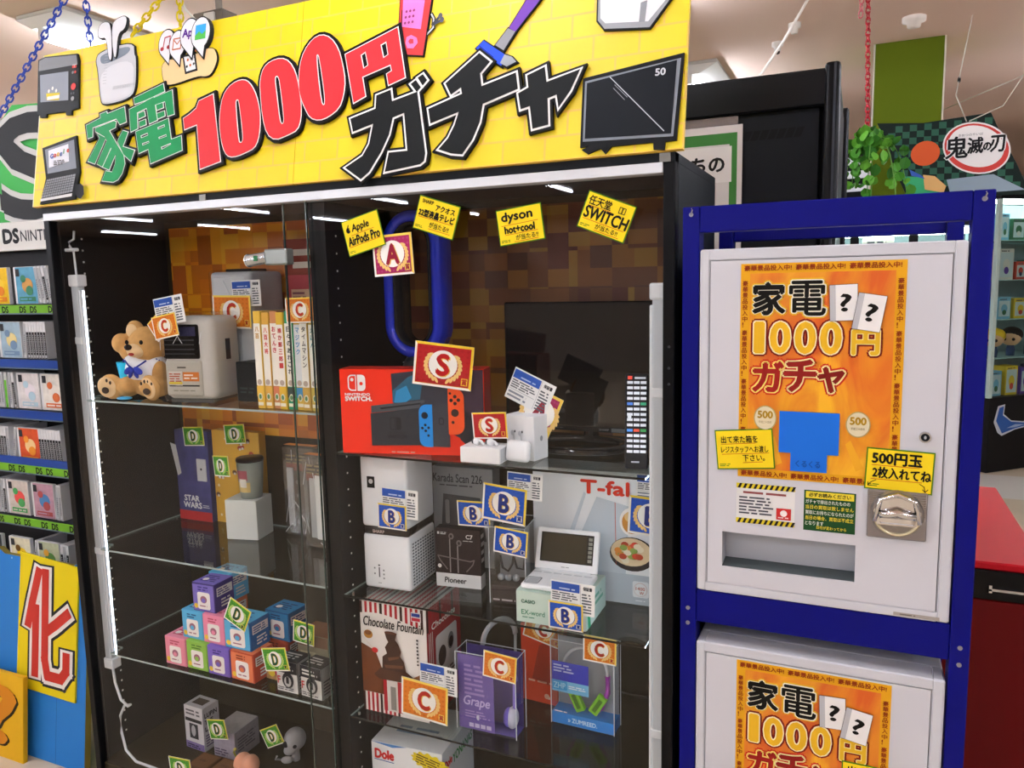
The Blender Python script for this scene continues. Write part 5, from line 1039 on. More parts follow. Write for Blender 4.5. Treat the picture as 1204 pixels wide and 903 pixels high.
# ---------------------------------------------------------------- blue stand with two white ticket machines
st = thing('machine_stand', 'dark blue wooden stand holding the white machines', 'stand', (1.714, 0, 0))
blue = M('#05086a', .45, noise=.12, scale=12); SW, SD = .484, .44
def post(x, y):
    b = MB(); b.box(x, y, 0, x + .03, y + .045, 1.752, blue, .0015)
    if y == 0:
        for z in (1.738, 1.0, .97): b.cyl((x + .015, 0, z), (x + .015, -.0015, z), .004, .004, M('#9a9aa0', .3, .8), 10); 
        b.tube([(x + .015, -.002, 1.738), (x + .0175, -.003, 1.746), (x + .016, -.003, 1.749)], .0012, M('#a8a8a8', .3, .9), 6)
    b.build('post', st)
for x in (0, SW - .03):
    for y in (0, SD - .045): post(x, y)
def rail(x0, y0, z0, x1, y1, z1):
    b = MB(); b.box(x0, y0, z0, x1, y1, z1, blue, .0015); b.build('rail', st)
rail(.0305, .0005, 1.706, SW - .0305, .03, 1.752); rail(.0305, SD - .03, 1.706, SW - .0305, SD, 1.752)
for z0, z1 in ((.975, 1.0385), (.25, .30)): rail(.0305, .0005, z0, SW - .0305, .03, z1); rail(.0305, SD - .03, z0, SW - .0305, SD, z1); rail(0.0005, .046, z0, .03, SD - .046, z1); rail(SW - .03, .046, z0, SW - .0005, SD - .046, z1)
b = MB(); b.box(.0305, .031, 1.0, SW - .0305, SD - .031, 1.0385, blue); b.box(.0305, .031, .26, SW - .0305, SD - .031, .2998, blue); b.build('shelf', st)
MW, MH = .419, .636
def machine():
    t = thing('ticket_machine', 'upper white metal ticket machine in the blue stand', 'ticket machine', (1.7457, -0.001, 1.0395))
    wm_ = M('#c9cbd1', .35, noise=.03, scale=5); b = MB(); x = .0175; z0, z1 = .0175, .616
    b.box(0, .05, 0, MW, .395, MH, wm_, .004, seg=2)
    b.box(0, 0, 0, x, .053, MH, wm_, .003); b.box(MW - x - .002, 0, 0, MW, .053, MH, wm_, .003); b.box(x - .003, 0, 0, MW - x, .053, z0, wm_, .002); b.box(x - .003, 0, z1, MW - x, .053, MH, wm_, .002); b.box(.02, .047, .02, MW - .02, .0502, MH - .02, '#15161a')
    X = FM(0, 0, 0); b.rect(X, .335, .003, .405, .009, '#a39c94', .0004); b.micro(X, .345, .004, .37, .008, 1, '#6a645c', .0008); b.build('case', t)
    b = MB(); dx0, dx1 = x + .0015, MW - x - .0035
    sx0, sx1, sz0, sz1 = .0455, .272, .052, .119
    dm = M('#cccdd3', .33, noise=.03, scale=4)
    b.box(dx0, 0, z0 + .001, sx0, .0038, z1 - .001, dm); b.box(sx1, 0, z0 + .001, dx1, .0038, z1 - .001, dm); b.box(sx0, 0, z0 + .001, sx1, .0038, sz0, dm); b.box(sx0, 0, sz1, sx1, .0038, z1 - .001, dm)
    do = b.build('door', t)
    b = MB(); b.cyl((.3705, .002, .317), (.3705, -.006, .317), .009, .009, M('#c9cbd0', .2, .9), 20); b.cyl((.3705, -.006, .317), (.3705, -.0066, .317), .0065, .0065, '#15161a', 16); b.ell(FM(.3705, -.0068, .317), 0, 0, .002, .003, '#9a9ca0', 0, 10); b.build('lock', do)
    b = MB(); c = M('#b9bdc4', .4); dk_ = M('#4d5556', .5)
    b.quad([(sx0, .003, sz0), (sx1, .003, sz0), (sx1, .045, sz0 + .004), (sx0, .045, sz0 + .004)], dk_)
    b.quad([(sx0, .045, sz0), (sx1, .045, sz0), (sx1, .038, sz1 + .01), (sx0, .038, sz1 + .01)], c)
    b.quad([(sx0, .003, sz0), (sx0, .045, sz0), (sx0, .045, sz1), (sx0, .003, sz1)], c); b.quad([(sx1, .003, sz0), (sx1, .045, sz0), (sx1, .045, sz1), (sx1, .003, sz1)], c)
    b.build('delivery_slot', do)
    b = MB(); kx0, kz0 = .288, .139; X = FM(kx0, 0, kz0); st_ = M('#a8a39e', .25, .85); ch = M('#d9dadc', .08, 1.0)
    b.box(kx0, -.006, kz0, kx0 + .091, .001, kz0 + .084, M('#8f8a8a', .3, .7), .002)
    for i in range(14): b.box(kx0 + .003, -.007, kz0 + .042 + i * .0028, kx0 + .088, -.006, kz0 + .0432 + i * .0028, st_)
    cx, cz = kx0 + .0455, kz0 + .045
    b.cyl((cx, -.006, cz), (cx, -.012, cz), .041, .038, M('#8d8884', .3, .8), 32)
    b.tube([(cx + .035 * math.cos(a), -.012, cz + .035 * math.sin(a)) for a in [math.radians(190 + 160 * i / 16) for i in range(17)]], .003, M('#d9cfae', .2, .5), 8)
    b.build('coin_plate', do)
    b = MB(); b.poly([[(-.03, -.018), (.03, -.018), (.036, .006), (.026, .022), (.012, .03), (-.012, .03), (-.026, .022), (-.036, .006)]], ch, FM(cx, 0, cz), .011, .017); b.tube([(cx - .027, -.022, cz), (cx - .01, -.025, cz + .004), (cx, -.026, cz + .007), (cx + .01, -.025, cz + .004), (cx + .027, -.022, cz)], .006, ch, 10); b.box(cx - .027, -.026, cz - .014, cx + .027, -.017, cz - .001, ch, .003)
    b.tube([(cx - .034, -.018, cz - .012), (cx - .026, -.02, cz + .026), (cx, -.021, cz + .036), (cx + .026, -.02, cz + .026), (cx + .034, -.018, cz - .012)], .004, ch, 8); b.build('coin_knob', do)
    b = MB(); X = FM(.07, -.0004, .14); w, h = .101, .074
    b.rect(X, 0, 0, w, h, '#e2e2e0', 0)
    for y in (0, h - .009):
        b.rect(X, 0, y, w, y + .009, '#d9c52c', .0004)
        for i in range(11): b.poly([[(.002 + i * .0092, y), (.0065 + i * .0092, y), (.0105 + i * .0092, y + .009), (.006 + i * .0092, y + .009)]], '#1d1d1d', X, .0008)
    b.micro(X, .012, h - .0205, .09, h - .0125, 1, '#8a4a4a', .0008); b.micro(X, .005, .016, .066, h - .023, 6, '#4a4a52', .0008); b.rect(X, .07, .012, .095, .033, '#c0302e', .0008); b.ell(X, .0825, .024, .006, .006, '#efe6e4', .0012, 14); b.micro(X, .073, .014, .092, .018, 1, '#efd8d6', .0012); b.build('caution_sticker', do)
    b = MB(); X = FM(.186, -.0004, .138); w, h = .084, .073; b.rect(X, 0, 0, w, h, '#1f4a26', 0); b.rect(X, .003, h - .014, w - .003, h - .002, '#e2cf3a', .0004); b.text(X, '必ずお読みください', .008, h - .0115, .0075, '#1a2a1a', .0008, .068, .0002)
    for i, (s, c_, wd) in enumerate((('ガチャで排出されたものの', '#d5dcd0', .072), ('当日の買取は致しません', '#e6d23e', .078), ('買取にお持ちになられたのが', '#d5dcd0', .078), ('当日の場合、買取は不成立', '#e6d23e', .078), ('となります', '#d5dcd0', .03))): b.text(X, s, .003, h - .0235 - i * .0098, .0072, c_, .0008, wd, .0001)
    b.text(X, '日付が変わってから', .022, .004, .006, '#e6d23e', .0008, .048, .0001); b.build('notice_sticker', do)
    return t
mu = machine()
dup(mu, (1.7457, -0.001, .301), label='lower white metal ticket machine, cut off by the picture edge')
flame = None
def poster():
    m = bpy.data.materials.new('poster print'); m.use_nodes = True; nt = m.node_tree; bs = nt.nodes['Principled BSDF']; bs.inputs['Roughness'].default_value = .35
    tc = nt.nodes.new('ShaderNodeTexCoord'); nz = nt.nodes.new('ShaderNodeTexNoise'); nz.inputs['Scale'].default_value = 9; nz.inputs['Detail'].default_value = 5; nz.inputs['Distortion'].default_value = 1.2
    mp = nt.nodes.new('ShaderNodeMapping'); mp.inputs['Scale'].default_value = (1.2, 1, .55)
    cr = nt.nodes.new('ShaderNodeValToRGB'); cr.color_ramp.elements[0].position = .32; cr.color_ramp.elements[0].color = lin('#cf5a10'); cr.color_ramp.elements[1].position = .66; cr.color_ramp.elements[1].color = lin('#efb21c')
    k = cr.color_ramp.elements.new(.5); k.color = lin('#de8a14')
    nt.links.new(tc.outputs['Object'], mp.inputs[0]); nt.links.new(mp.outputs[0], nz.inputs['Vector']); nt.links.new(nz.outputs['Fac'], cr.inputs[0]); nt.links.new(cr.outputs[0], bs.inputs['Base Color'])
    w, h = .262, .382; X = FM(0, 0, 0); b = MB(); b.box(0, 0, 0, w, .0005, h, '#e2c040'); b.rect(X, 0, 0, w, h, '#dfa31e', .0004)
    b.rect(X, .016, .016, w - .016, h - .017, m, .0008)
    s = '豪華景品投入中!'; dk_ = '#8a3410'
    for i in range(3): b.text(X, s, .006 + i * .085, h - .0125, .0095, dk_, .0012, .078, .0003); b.text(X, s, .006 + i * .085, .003, .0095, dk_, .0012, .078, .0003)
    y = h - .03
    k = 0
    while y > .02:
        ch = s[k % 8]; k += 1
        for x0 in (.0035, w - .0125): b.text(X, ch, x0, y - .0085, .0088, dk_, .0012, .0088 if ch != '!' else .002, .0002)
        y -= .0104 if k % 8 else .014
    L = lambda s_, x, y_, hh, ww, c, oc, o2, bo=.0008, o=.0032, oo=.0058, w0=.0016: (b.text(X, s_, x, y_, hh, o2, w0 - .0002, ww, 0, 0, 0, oo, o2), b.text(X, s_, x, y_, hh, c, w0 + .0006, ww, bo, 0, 0, o, oc))
    L('家', .022, h - .088, .054, .052, '#15130f', '#f4efd8', '#e2b42a', .0022); L('電', .082, h - .09, .058, .058, '#15130f', '#f4efd8', '#e2b42a', .0011)
    for x, y, sk in ((.148, h - .1, 0), (.182, h - .112, 1)):
        Q = X @ Matrix.Translation((x, y, 0)) @ RZ(-.16 if sk else .04); z = .003 + sk * .0012
        b.rect(Q, -.0006, -.0006, .0436, .0606, '#26262a', z); b.rect(Q, 0, 0, .009, .06, '#b9babd', z + .0003); b.rect(Q, .009, 0, .043, .06, '#ecebe8', z + .0003); b.text(Q, '?', .017, .016, .028, '#15130f', z + .0006, .016, .001)
    for i, (s_, x, ww) in enumerate((('1', .026, .014), ('0', .053, .03), ('0', .094, .03), ('0', .135, .03))): L(s_, x, h - .155, .052, ww, '#e6b428', '#f8ecc0', '#7a1c14', .0022, .0042, .0074)
    pass
    L('円', .184, h - .156, .04, .04, '#e0b42a', '#f6e6a0', '#7a1c14', .0016, .003, .0062)
    L('ガ', .024, h - .224, .052, .05, '#96201a', '#f0d870', '#c22a1c', .0022, .0046, .0076); L('チ', .076, h - .222, .054, .052, '#8a1f1a', '#f0e2a0', '#c22a1c', .0022, .0046, .0076); L('ャ', .132, h - .222, .042, .04, '#7a1c16', '#f0e2a0', '#c22a1c', .0022, .0046, .0076)
    for x, dy in ((.046, 0), (.197, -.004)):
        b.ell(X, x, h - .272 + dy, .0195, .0225, '#b9a468', .003, 28); b.ell(X, x, h - .272 + dy, .0175, .0205, '#dcd2b0', .0034, 28); b.text(X, '500', x - .0125, h - .272 + dy, .0125, '#a88420', .0038, .025, .0007); b.text(X, '平成二十四年', x - .011, h - .2815 + dy, .0045, '#7a6a3a', .0038, .022)
    for xs in ((.042, .07), (.166, .202)): b.poly([[(xs[0] + .012, .07), (xs[0] + .02, .078), (xs[1] + .006, .03), (xs[1] - .006, .024)]], '#e8a82c', X, .0012)
    b.rect(X, .07, h - .332, .168, h - .258, '#1d6ad0', .0042); b.rect(X, .09, h - .364, .15, h - .332, '#1d6ad0', .0042); b.text(X, 'くるくる', .099, h - .356, .0115, '#174f9e', .0046, .04, .0004)
    o = b.build('poster', None, (1.8175, -.0016, 1.266)); return tag(o, 'orange 1000 yen poster on the upper white ticket machine', 'poster', 'orange 1000 yen posters')
p1 = poster(); p2 = p1.copy(); COL.objects.link(p2); p2.location = (1.8215, -.0016, .531); p2['label'] = 'orange 1000 yen poster on the lower white ticket machine'
def n7(b, X, w, h): b.text(X, '出', -.04, .012, .016, K, .0011, None, .0004); b.text(X, '500円玉', -.02, .01, .018, K, .0011, .06, .0006)
note(2.058, -.0046, .722, .1, .07, 0, 'yellow note on the lower white ticket machine at the bottom edge', n7)

# black sheet between: red game machine beyond the stand
t = thing('game_machine', 'red machine with a black latch band at the side edge', 'game machine', (2.22, .7, 0))
rm = M('#5e0408', .4, noise=.1, scale=3); b = MB(); b.box(0, 0, .06, .22, .78, .83, rm, .004); b.build('body', t)  # darker red than the lid: the body's shading is put into its colour
b = MB(); b.box(-.002, -.004, .83, .222, .784, .905, M('#0d0d0f', .25), .003); b.build('band', t)
b = MB(); b.box(0, -.002, .905, .22, .78, .925, M('#b00a1c', .4), .004); b.build('lid', t)
b = MB(); b.box(.1, -.012, .855, .2, -.004, .862, M('#b9bcc0', .15, 1), .001); b.box(.1, -.012, .85, .108, -.003, .87, M('#c9ccd0', .15, 1), .001); b.build('latch', t)
b = MB(); b.box(.01, .01, 0, .21, .77, .06, '#0e0e10'); b.cyl((.06, -.001, .0), (.06, -.001, .06), .004, .004, '#b9bcc0', 8); b.build('plinth', t)

# ---------------------------------------------------------------- game case rack with its boards, beyond the cabinet
rk = thing('game_case_rack', 'game case rack with green and blue shelf strips beside the display cabinet', 'rack', (-1.55, .44, 0))
RW = 1.35
b = MB(); b.box(0, .16, .05, RW, .18, 2.0, M('#26262a', .5)); b.build('back_board', rk)
for x in (0, RW - .02): b = MB(); b.box(x, 0, .05, x + .02, .17, 1.66, '#1c1d20'); b.build('upright', rk)
LEV = [(.545, None), (.775, 'g'), (.985, 'gb'), (1.195, 'b'), (1.385, 'b'), (1.585, 'g')]
GS, BS = M('#6aa628', .45), M('#1c3f8c', .4)
for z, k in LEV:
    b = MB(); b.box(.02, 0, z - .012, RW - .02, .16, z, '#20242c'); 
    if k: 
        b.box(.0, -.006, z - .034, RW, 0, z - .002, GS if 'g' in k else BS, .001)
        if k == 'gb': b.box(0, -.004, z - .004, RW, .004, z + .026, BS)
        b.box(0, -.007, z - .036, RW, -.001, z - .031, '#5a6a7a')
        if 'g' in k:
            for i in range(24): b.text(FM(0, -.006, 0), 'DS', .2 + i * .078 + (.02 if i % 2 else 0), z - .0295, .0225, '#17220c', .0006, .034, .0012) if i < 14 else None
    b.build('shelf', rk)
b = MB(); b.box(-.1, -.03, .05, RW + .13, .15, .545, M('#55a02a', .5, noise=.05, scale=4), .004); b.build('base', rk)
def case_face(c, c2, c3):
    def f(b, F, S_, T, w, d, h):
        b.rect(F, .002, .002, w - .002, h - .002, M(c, .3, noise=.35, scale=45), U); b.rect(F, .002, .002, .012, h - .002, '#d9dadc', 2 * U); b.rect(F, .013, h - .035, .034, h - .008, '#2b2c30', 3 * U)
        b.ell(F, w * .58, h * .5, w * .24, h * .2, c2, 2 * U, 16); b.ell(F, w * .66, h * .36, w * .16, h * .13, c3, 3 * U, 14); b.ell(F, w * .42, h * .68, w * .12, h * .1, c3, 3 * U, 14); b.rect(F, w * .2, h * .08, w * .9, h * .2, c3, 3 * U); b.micro(F, w * .25, h * .1, w * .85, h * .18, 1, c, 4 * U)
    return f
def face(x, z, c, c2, c3, lab, tilt=0): return carton('game_case', lab, 'game case', (x, .455, z + .0006), .125, .014, .136, tilt, case_face(c, c2, c3), '#d0d2d4', None, 'game cases on the rack')
sp = None
def spine(x, z, dark, lean=0):
    global sp
    lab = 'thin game case with a pale top and dark spine, standing edge out in the rack' if dark else 'thin pale spined game case standing edge out in the rack'
    key = 'd' if dark else 'p'
    if sp is None: sp = {}
    if key not in sp:
        b = MB(); b.box(0, 0, 0, .0145, .125, .136, '#d3d5d8', .0006); X = FM(); b.rect(X, .001, .001, .0135, .098 if dark else .13, '#1b1c1f' if dark else '#a9acb0', .0006); b.micro(X, .004, .02, .0105, .09, 9, '#a8aaae' if dark else '#55585e', .001); b.rect(X, .003, .004, .0115, .014, '#c4c6ca', .001)
        sp[key] = b.build('game_case')
        o = sp[key]
    else: o = sp[key].copy(); COL.objects.link(o)
    o.location = (x, .452, z + .0006 + .0146 * math.sin(math.radians(max(0, lean)))); o.rotation_euler = (0, math.radians(lean), 0)
    tag(o, lab, 'game case', 'spine-out game cases on the rack')
z = 1.585
face(-.99, z, '#e0b91c', '#e8c83a', '#d07a1c', 'yellow game case lying face out at the picture edge on the highest row', 0); face(-.83, z, '#5a9ab8', '#b98a4a', '#3a7a5a', 'blue and tan game case on the highest row', 0)
for i in range(4): spine(-.695 + i * .019, z, i == 2, -9)
z = 1.385
face(-1.09, z, '#b03a2c', '#d8a03a', '#f0e2c0', 'red and tan game case on the second row from the highest'); face(-.95, z, '#9ab4c4', '#e0d090', '#6a86a4', 'pale blue and cream game case on the second row from the highest')
spine(-.815, z, False, 6); 
for i in range(7): spine(-.79 + i * .0155, z, True)
z = 1.195
for i in range(3): spine(-1.0 + i * .016, z, i == 0)
o = carton('game_case', 'green spined game case among pale ones on the third row', 'game case', (-.945, .452, z + .0006), .0145, .12, .136, 0, lambda b, F, S_, T, w, d, h: b.rect(F, .001, .001, w - .001, h - .03, '#5aa82c', U), '#cfd2d4', None, 'game cases on the rack')
face(-.875, z, '#d8d5d6', '#e6dfe6', '#a8c4d2', 'pale white and pink game case on the third row'); face(-.742, z, '#e2ded6', '#e8e2d8', '#c9683a', 'white and orange game case at the end of the third row'); spine(-.895, z, True, -4); spine(-.92, z, False)
z = .985
for i in range(6): spine(-1.06 + i * .0155, z, True)
spine(-.965, z, False); spine(-.94, z, False, 10); face(-.905, z, '#c8502c', '#e8c890', '#d8882c', 'red and cream game case with food pictures on the fourth row')
for i in range(8): spine(-.775 + i * .0155, z, True, -3)
z = .775
spine(-1.06, z, False); spine(-1.04, z, False, 5); spine(-1.02, z, True); face(-1.0, z, '#c9c0b8', '#d8504c', '#4aa05a', 'multicoloured game case with red and green shapes on the fifth row'); face(-.855, z, '#b08a9a', '#4a80b4', '#a04a4a', 'multicoloured game case with a blue shape on the fifth row'); spine(-.72, z, False, 4); spine(-.7, z, False)
z = .545
face(-1.19, z, '#2b3036', '#8a6a3a', '#4a6a4a', 'dark game case at the picture edge on the lowest row'); face(-1.02, z, '#d8d3b8', '#e6c42c', '#6a4a1c', 'cream game case with a yellow disc on the lowest row'); face(-.855, z, '#b9c0a0', '#5a8a4a', '#d8a03a', 'pale green and orange game case on the lowest row'); spine(-.885, z, False, 10)
for i in range(3): spine(-.72 + i * .016, z, i % 2 == 0)
# header boards
t = thing('rack_sign', 'white rack sign reading DS over the game case rack', 'sign', (-1.5, .52, 1.66))
b = MB(); b.box(0, .03, .068, 1.2, .045, .125, '#1a1b1e'); b.box(0, 0, .125, 1.2, .02, .232, M('#d8d8d4', .5), .002); X = FM(0, 0, 0); b.text(X, 'DS', .535, .155, .05, '#16171a', .0006, .088, .004); b.text(X, 'NINTENDO DS', .635, .158, .04, '#33353a', .0006, .36, .0005); b.build('panel', t)
t = thing('letter_board', 'tall green round-topped board with giant black letters above the rack sign', 'sign', (-1.42, .56, 1.892))
b = MB(); b.poly([[(-.3, 0), (.78, 0), (.86, .1), (.86, .2), (.8, .34), (.68, .42), (.52, .43), (.42, .36), (.3, .42), (.0, .43), (-.3, .42)]], M('#3aa84a', .5), FM(0, 0, 0), -.02, 0); b.build('board', t)
b = MB(); X = FM(0, 0, 0); b.text(X, 'D', -.05, .02, .36, '#c9cac6', .006, .36, .03); b.text(X, 'D', -.05, .02, .36, '#26282a', .0075, .36, .008); b.text(X, 'S', .42, .02, .36, '#c9cac6', .006, .36, .036); b.text(X, 'S', .42, .02, .36, '#26282a', .0075, .36, .014); b.build('letter', t)
# boards on the floor before the rack
t = thing('lettered_board', 'blue wooden board with a yellow panel and a big red sign 化', 'board', (-.82, .20, 0), rot=(math.radians(-7), 0, 0))
b = MB(); b.poly([[(0, 0), (.475, 0), (.475, .69), (.44, .72), (.4, .70), (.04, .70), (.0, .72)]], M('#2a78c4', .45, noise=.05, scale=5), FM(), -.022, 0, '#8a7a3a'); b.rect(FM(), .33, 0, .3315, .6, '#1a4f8a', .0008)
for x, z_ in ((.46, .67), (.08, .69)): b.ell(FM(), x, z_, .004, .004, '#8ab0d0', .001, 10)
b.build('board', t)
b = MB(); X = FM(); b.poly([[(.125, .24), (.43, .235), (.435, .70), (.135, .72)]], '#e0cc16', X, 0.0, .006); 
for o_, c, w in ((.030, '#2a2c2e', .0066), (.017, '#e8e4de', .0074), (0, '#b8342a', .0082)):
    for k_, st_ in enumerate(([(.238, .665), (.205, .55), (.185, .47)], [(.225, .535), (.225, .3)], [(.272, .665), (.275, .36), (.29, .305), (.36, .305), (.385, .335), (.385, .39)], [(.39, .535), (.33, .49), (.285, .46)])): b.line(X, st_, .036 + 2 * o_ * .8, c, w + k_ * .00012)
b.build('panel', t)
t = thing('question_board', 'small yellow board with a dark question mark leaning before the blue board', 'board', (-.99, .155, 0), rot=(math.radians(-6), 0, 0))
b = MB(); b.box(0, 0, 0, .395, .018, .305, M('#d8a91c', .5, noise=.06), .002); b.text(FM(), '?', .235, .05, .2, '#2b2410', .001, .13, .008); b.text(FM(), '?', .225, .055, .2, '#c8801c', .0018, .13, .008); b.build('board', t)

# ---------------------------------------------------------------- behind: black cabinet, vine, hanging board, glass showcases
t = thing('black_cabinet', 'tall black cabinet back standing behind the blue stand', 'cabinet', (1.30, .8, 0))
bk_ = M('#0b0c0f', .3, noise=.3, scale=4); b = MB(); b.box(0, .01, 0, .6, .5, 2.14, M('#14161b', .5, noise=.1, scale=5), .002); b.build('back_panel', t)
b = MB(); b.box(0, -.012, 2.06, .622, .02, 2.152, bk_, .004); b.build('top_rail', t)
b = MB(); b.box(.61, -.02, 0, .648, .03, 2.165, bk_, .010, seg=3, smooth=True); b.box(.632, -.0215, 0, .638, -.0195, 2.16, '#3a3d44'); b.build('corner_post', t)
b = MB(); b.box(.60, .03, 0, .648, .46, 2.1, '#0d0e11'); b.box(.606, .03, 2.1, .645, .46, 2.135, M('#3a4430', .5)); b.build('side_panel', t)
b = MB(); b.box(.612, .44, 0, .662, .48, 2.135, M('#2a2c30', .25, .3), .006); b.build('corner_post', t)
b = MB(); X = FM(0, .0095, 0)
for i in range(9): b.poly([[(.36 + i * .022, 1.99), (.378 + i * .022, 1.99), (.388 + i * .022, 2.015), (.37 + i * .022, 2.015)]], '#0a0b0d', X, .0006)
b.build('tape', t)
t = thing('notice_poster', 'pale poster with a green border on the black cabinet back', 'poster', (1.3, .8, 1.45))
b = MB(); b.box(.02, -.002, 0, .407, .006, .585, M('#d8d0cc', .4)); X = FM(0, -.002, 0); b.rect(X, .03, .0, .394, .565, '#3f7a3a', .0006); b.rect(X, .04, .0, .374, .535, '#d3ccc8', .0012); b.rect(X, .05, .435, .38, .53, '#e2dcd8', .0016); b.text(X, 'お持ちの', .175, .462, .044, '#1d1b1a', .0022, .185, .0018); b.ell(X, .29, .39, .035, .03, '#b9b3b0', .0018); b.build('sheet', t)
b = MB(); b.box(.02, -.002, .586, .395, .006, .608, film('#b9aaa4', .35)); b.build('clear_sleeve', t)

def chain(name, lab, p0, p1, mat, L=.034, r=.0032, sag=0):
    p0, p1 = Vector(p0), Vector(p1); n = max(2, int((p1 - p0).length / (L * .74))); b = MB(); d = (p1 - p0).normalized(); q = d.to_track_quat('Z', 'Y')
    for i in range(n):
        c = p0.lerp(p1, (i + .5) / n); c.z -= sag * math.sin(PI * (i + .5) / n)
        R = q.to_matrix() @ Matrix.Rotation(PI / 2 * (i % 2) + .5, 3, 'Z'); pts = []
        for k in range(12):
            a = 2 * PI * k / 12; pts.append(c + R @ Vector((L * .3 * math.cos(a), 0, L * .5 * math.copysign(abs(math.sin(a)) ** .7, math.sin(a)))))
        b.tube(pts, r, mat, 6, True)
    return tag(b.build(name), lab, 'chain', 'plastic chains from the ceiling')
cb, cy, cr_ = M('#3f55b8', .4), M('#e6cc1c', .4), M('#b8303c', .4)
chain('plastic_chain', 'blue plastic chain slanting down to the picture edge', (-.46, .6, 2.8), (-1.033, .6, 2.302), cb)
chain('plastic_chain', 'short blue plastic chain hanging over the black oven picture', (-.54, .62, 2.8), (-.53, .62, 2.489), cb)
chain('plastic_chain', 'yellow plastic chain slanting towards the earbud case picture', (.17, .6, 2.8), (-.301, .6, 2.494), cy)
chain('plastic_chain', 'yellow plastic chain hanging behind the speech bubble pictures', (-.08, .62, 2.8), (-.099, .62, 2.44), cy)
b = MB(); b.tube([(-.16, .64, 2.8), (-.125, .64, 2.63), (-.09, .64, 2.56), (-.035, .64, 2.507), (.02, .64, 2.46)], .004, '#e2dfd8'); tag(b.build('ceiling_wire'), 'white cord running from the ceiling beside the yellow chain', 'cord')
b = MB(); b.tube([(1.79, 2.2, 2.8), (1.68, 2.2, 2.62), (1.58, 2.2, 2.479), (1.45, 2.2, 2.32)], .006, '#eee6dc'); tag(b.build('ceiling_wire'), 'white cord slanting down behind the black cabinet', 'cord')
b = MB(); b.box(-.24, .82, 2.56, -.10, .9, 2.62, M('#6a6158', .5), .004); b.box(-.18, .81, 2.575, -.13, .83, 2.61, '#c9c4bc', .003); b.cyl((-.15, .86, 2.62), (-.15, .86, 2.8), .012, .012, '#8a8278'); tag(b.build('ceiling_socket'), 'grey socket box hanging over the yellow sign', 'socket')
b = MB(); b.box(.3, 1.0, 2.72, .95, 1.7, 2.8, M('#d0c6b8', .6), .012); 
for i in range(8): b.box(.34, 1.04 + i * .08, 2.712, .91, 1.07 + i * .08, 2.72, '#8a8176')
tag(b.build('ceiling_vent'), 'square pale air vent on the ceiling above the yellow sign', 'vent')
chain('plastic_chain', 'long red plastic chain hanging over the green vine', (2.0, 2.3, 2.8), (2.018, 2.3, 2.2), cr_, .03, .003)
chain('plastic_chain', 'short red plastic chain at the picture edge beside the long one', (1.978, 2.28, 2.8), (1.975, 2.28, 2.69), M('#d8707a', .4), .03, .003)
t = thing('hanging_vine', 'green leafy vine hanging from the red chain', 'vine', (2.02, 2.3, 2.2))
b = MB(); lf = [M('#3f7f22', .5), M('#2c641a', .5), M('#5a9a30', .5)]; random.seed(4)
stems = MB()
for s in range(9):
    a = random.uniform(0, 6.28); x, y, z_ = 0, 0, .0; pts = [(x, y, z_)]; R_ = random.uniform(.03, .11); dn = random.uniform(.1, .3); dx = random.uniform(-.07, .09)
    for k in range(1, 9):
        tt = k / 8; pts.append((math.cos(a) * R_ * math.sin(tt * PI / 2) + dx * tt, math.sin(a) * R_ * math.sin(tt * PI / 2), .03 * math.sin(tt * PI) - dn * tt * tt))
    stems.tube(pts, .0022, '#5a8a3a', 5)
    for p in pts[1:]:
        for q_ in range(2):
            c = Vector(p) + Vector((random.uniform(-.025, .025), random.uniform(-.025, .025), random.uniform(-.02, .02))); r_ = random.uniform(.014, .026)
            R = Euler((random.uniform(.6, 2.2), random.uniform(-.6, .6), random.uniform(-.9, .9))).to_matrix()
            b.add([c + R @ Vector((r_ * x_, r_ * y_, .2 * r_ * abs(x_))) for x_, y_ in ((0, -1), (.6, -.7), (.95, -.1), (.8, .5), (0, 1.1), (-.8, .5), (-.95, -.1), (-.6, -.7))], [(0, 1, 2, 3, 4), (0, 4, 5, 6, 7)], random.choice(lf))
stems.build('stem', t); b.build('foliage', t)
random.seed(11)
# hanging checked board with an oval emblem
t = thing('hanging_board', 'dark green checked hanging board with a red and white oval emblem', 'sign', (2.06, 2.9, 2.0), rz=-3)
b = MB(); X = FM(0, 0, 0); BWd, BHt = .47, .34
out = [(.0, .363), (.05, .25), (.09, .12), (.15, -.01), (.65, -.02), (.59, .12), (.53, .24), (.477, .36), (.2, .343)]
b.poly([out], '#16221e', X, -.01, 0)
from_x = lambda z_: .13 - z_ * .37
for i in range(20):
    for j in range(12):
        if (i + j) % 2: continue
        x, z_ = .02 + i * .031, .01 + j * .03
        if x > from_x(z_) + .015 and z_ + .03 < .345 and x + .03 < .62 - z_ * .4: b.poly([[(x, z_), (x + .031, z_ - .002), (x + .031, z_ + .028), (x, z_ + .03)]], '#2f5a48', X, .0008)
b.build('board', t)
b = MB(); ox, oz = .425, .205; Q = X @ Matrix.Translation((ox, oz, 0)) @ RZ(-.5)
b.ell(Q, 0, 0, .145, .112, '#e8e4e0', .0016, 36); b.ell(Q, 0, 0, .138, .105, '#c8453f', .0024, 36); b.ell(Q, -.005, .006, .12, .089, '#eeeae6', .0032, 36)
Q2 = X @ Matrix.Translation((.30, .165, 0)) @ RZ(.0)
for ch, x, y, hh, ww in (('鬼', 0, 0, .098, .09), ('滅', .09, .016, .072, .062), ('の', .154, .026, .034, .03), ('刃', .182, .016, .072, .056)): b.text(Q2, ch, x, y, hh, '#e8e6e2', .0038, ww, .007); b.text(Q2, ch, x, y, hh, '#1b1b1d', .0048, ww, .0022)
b.text(X, 'きめつのやいば', .35, .262, .012, '#6a6668', .004, .1); b.build('emblem', t)
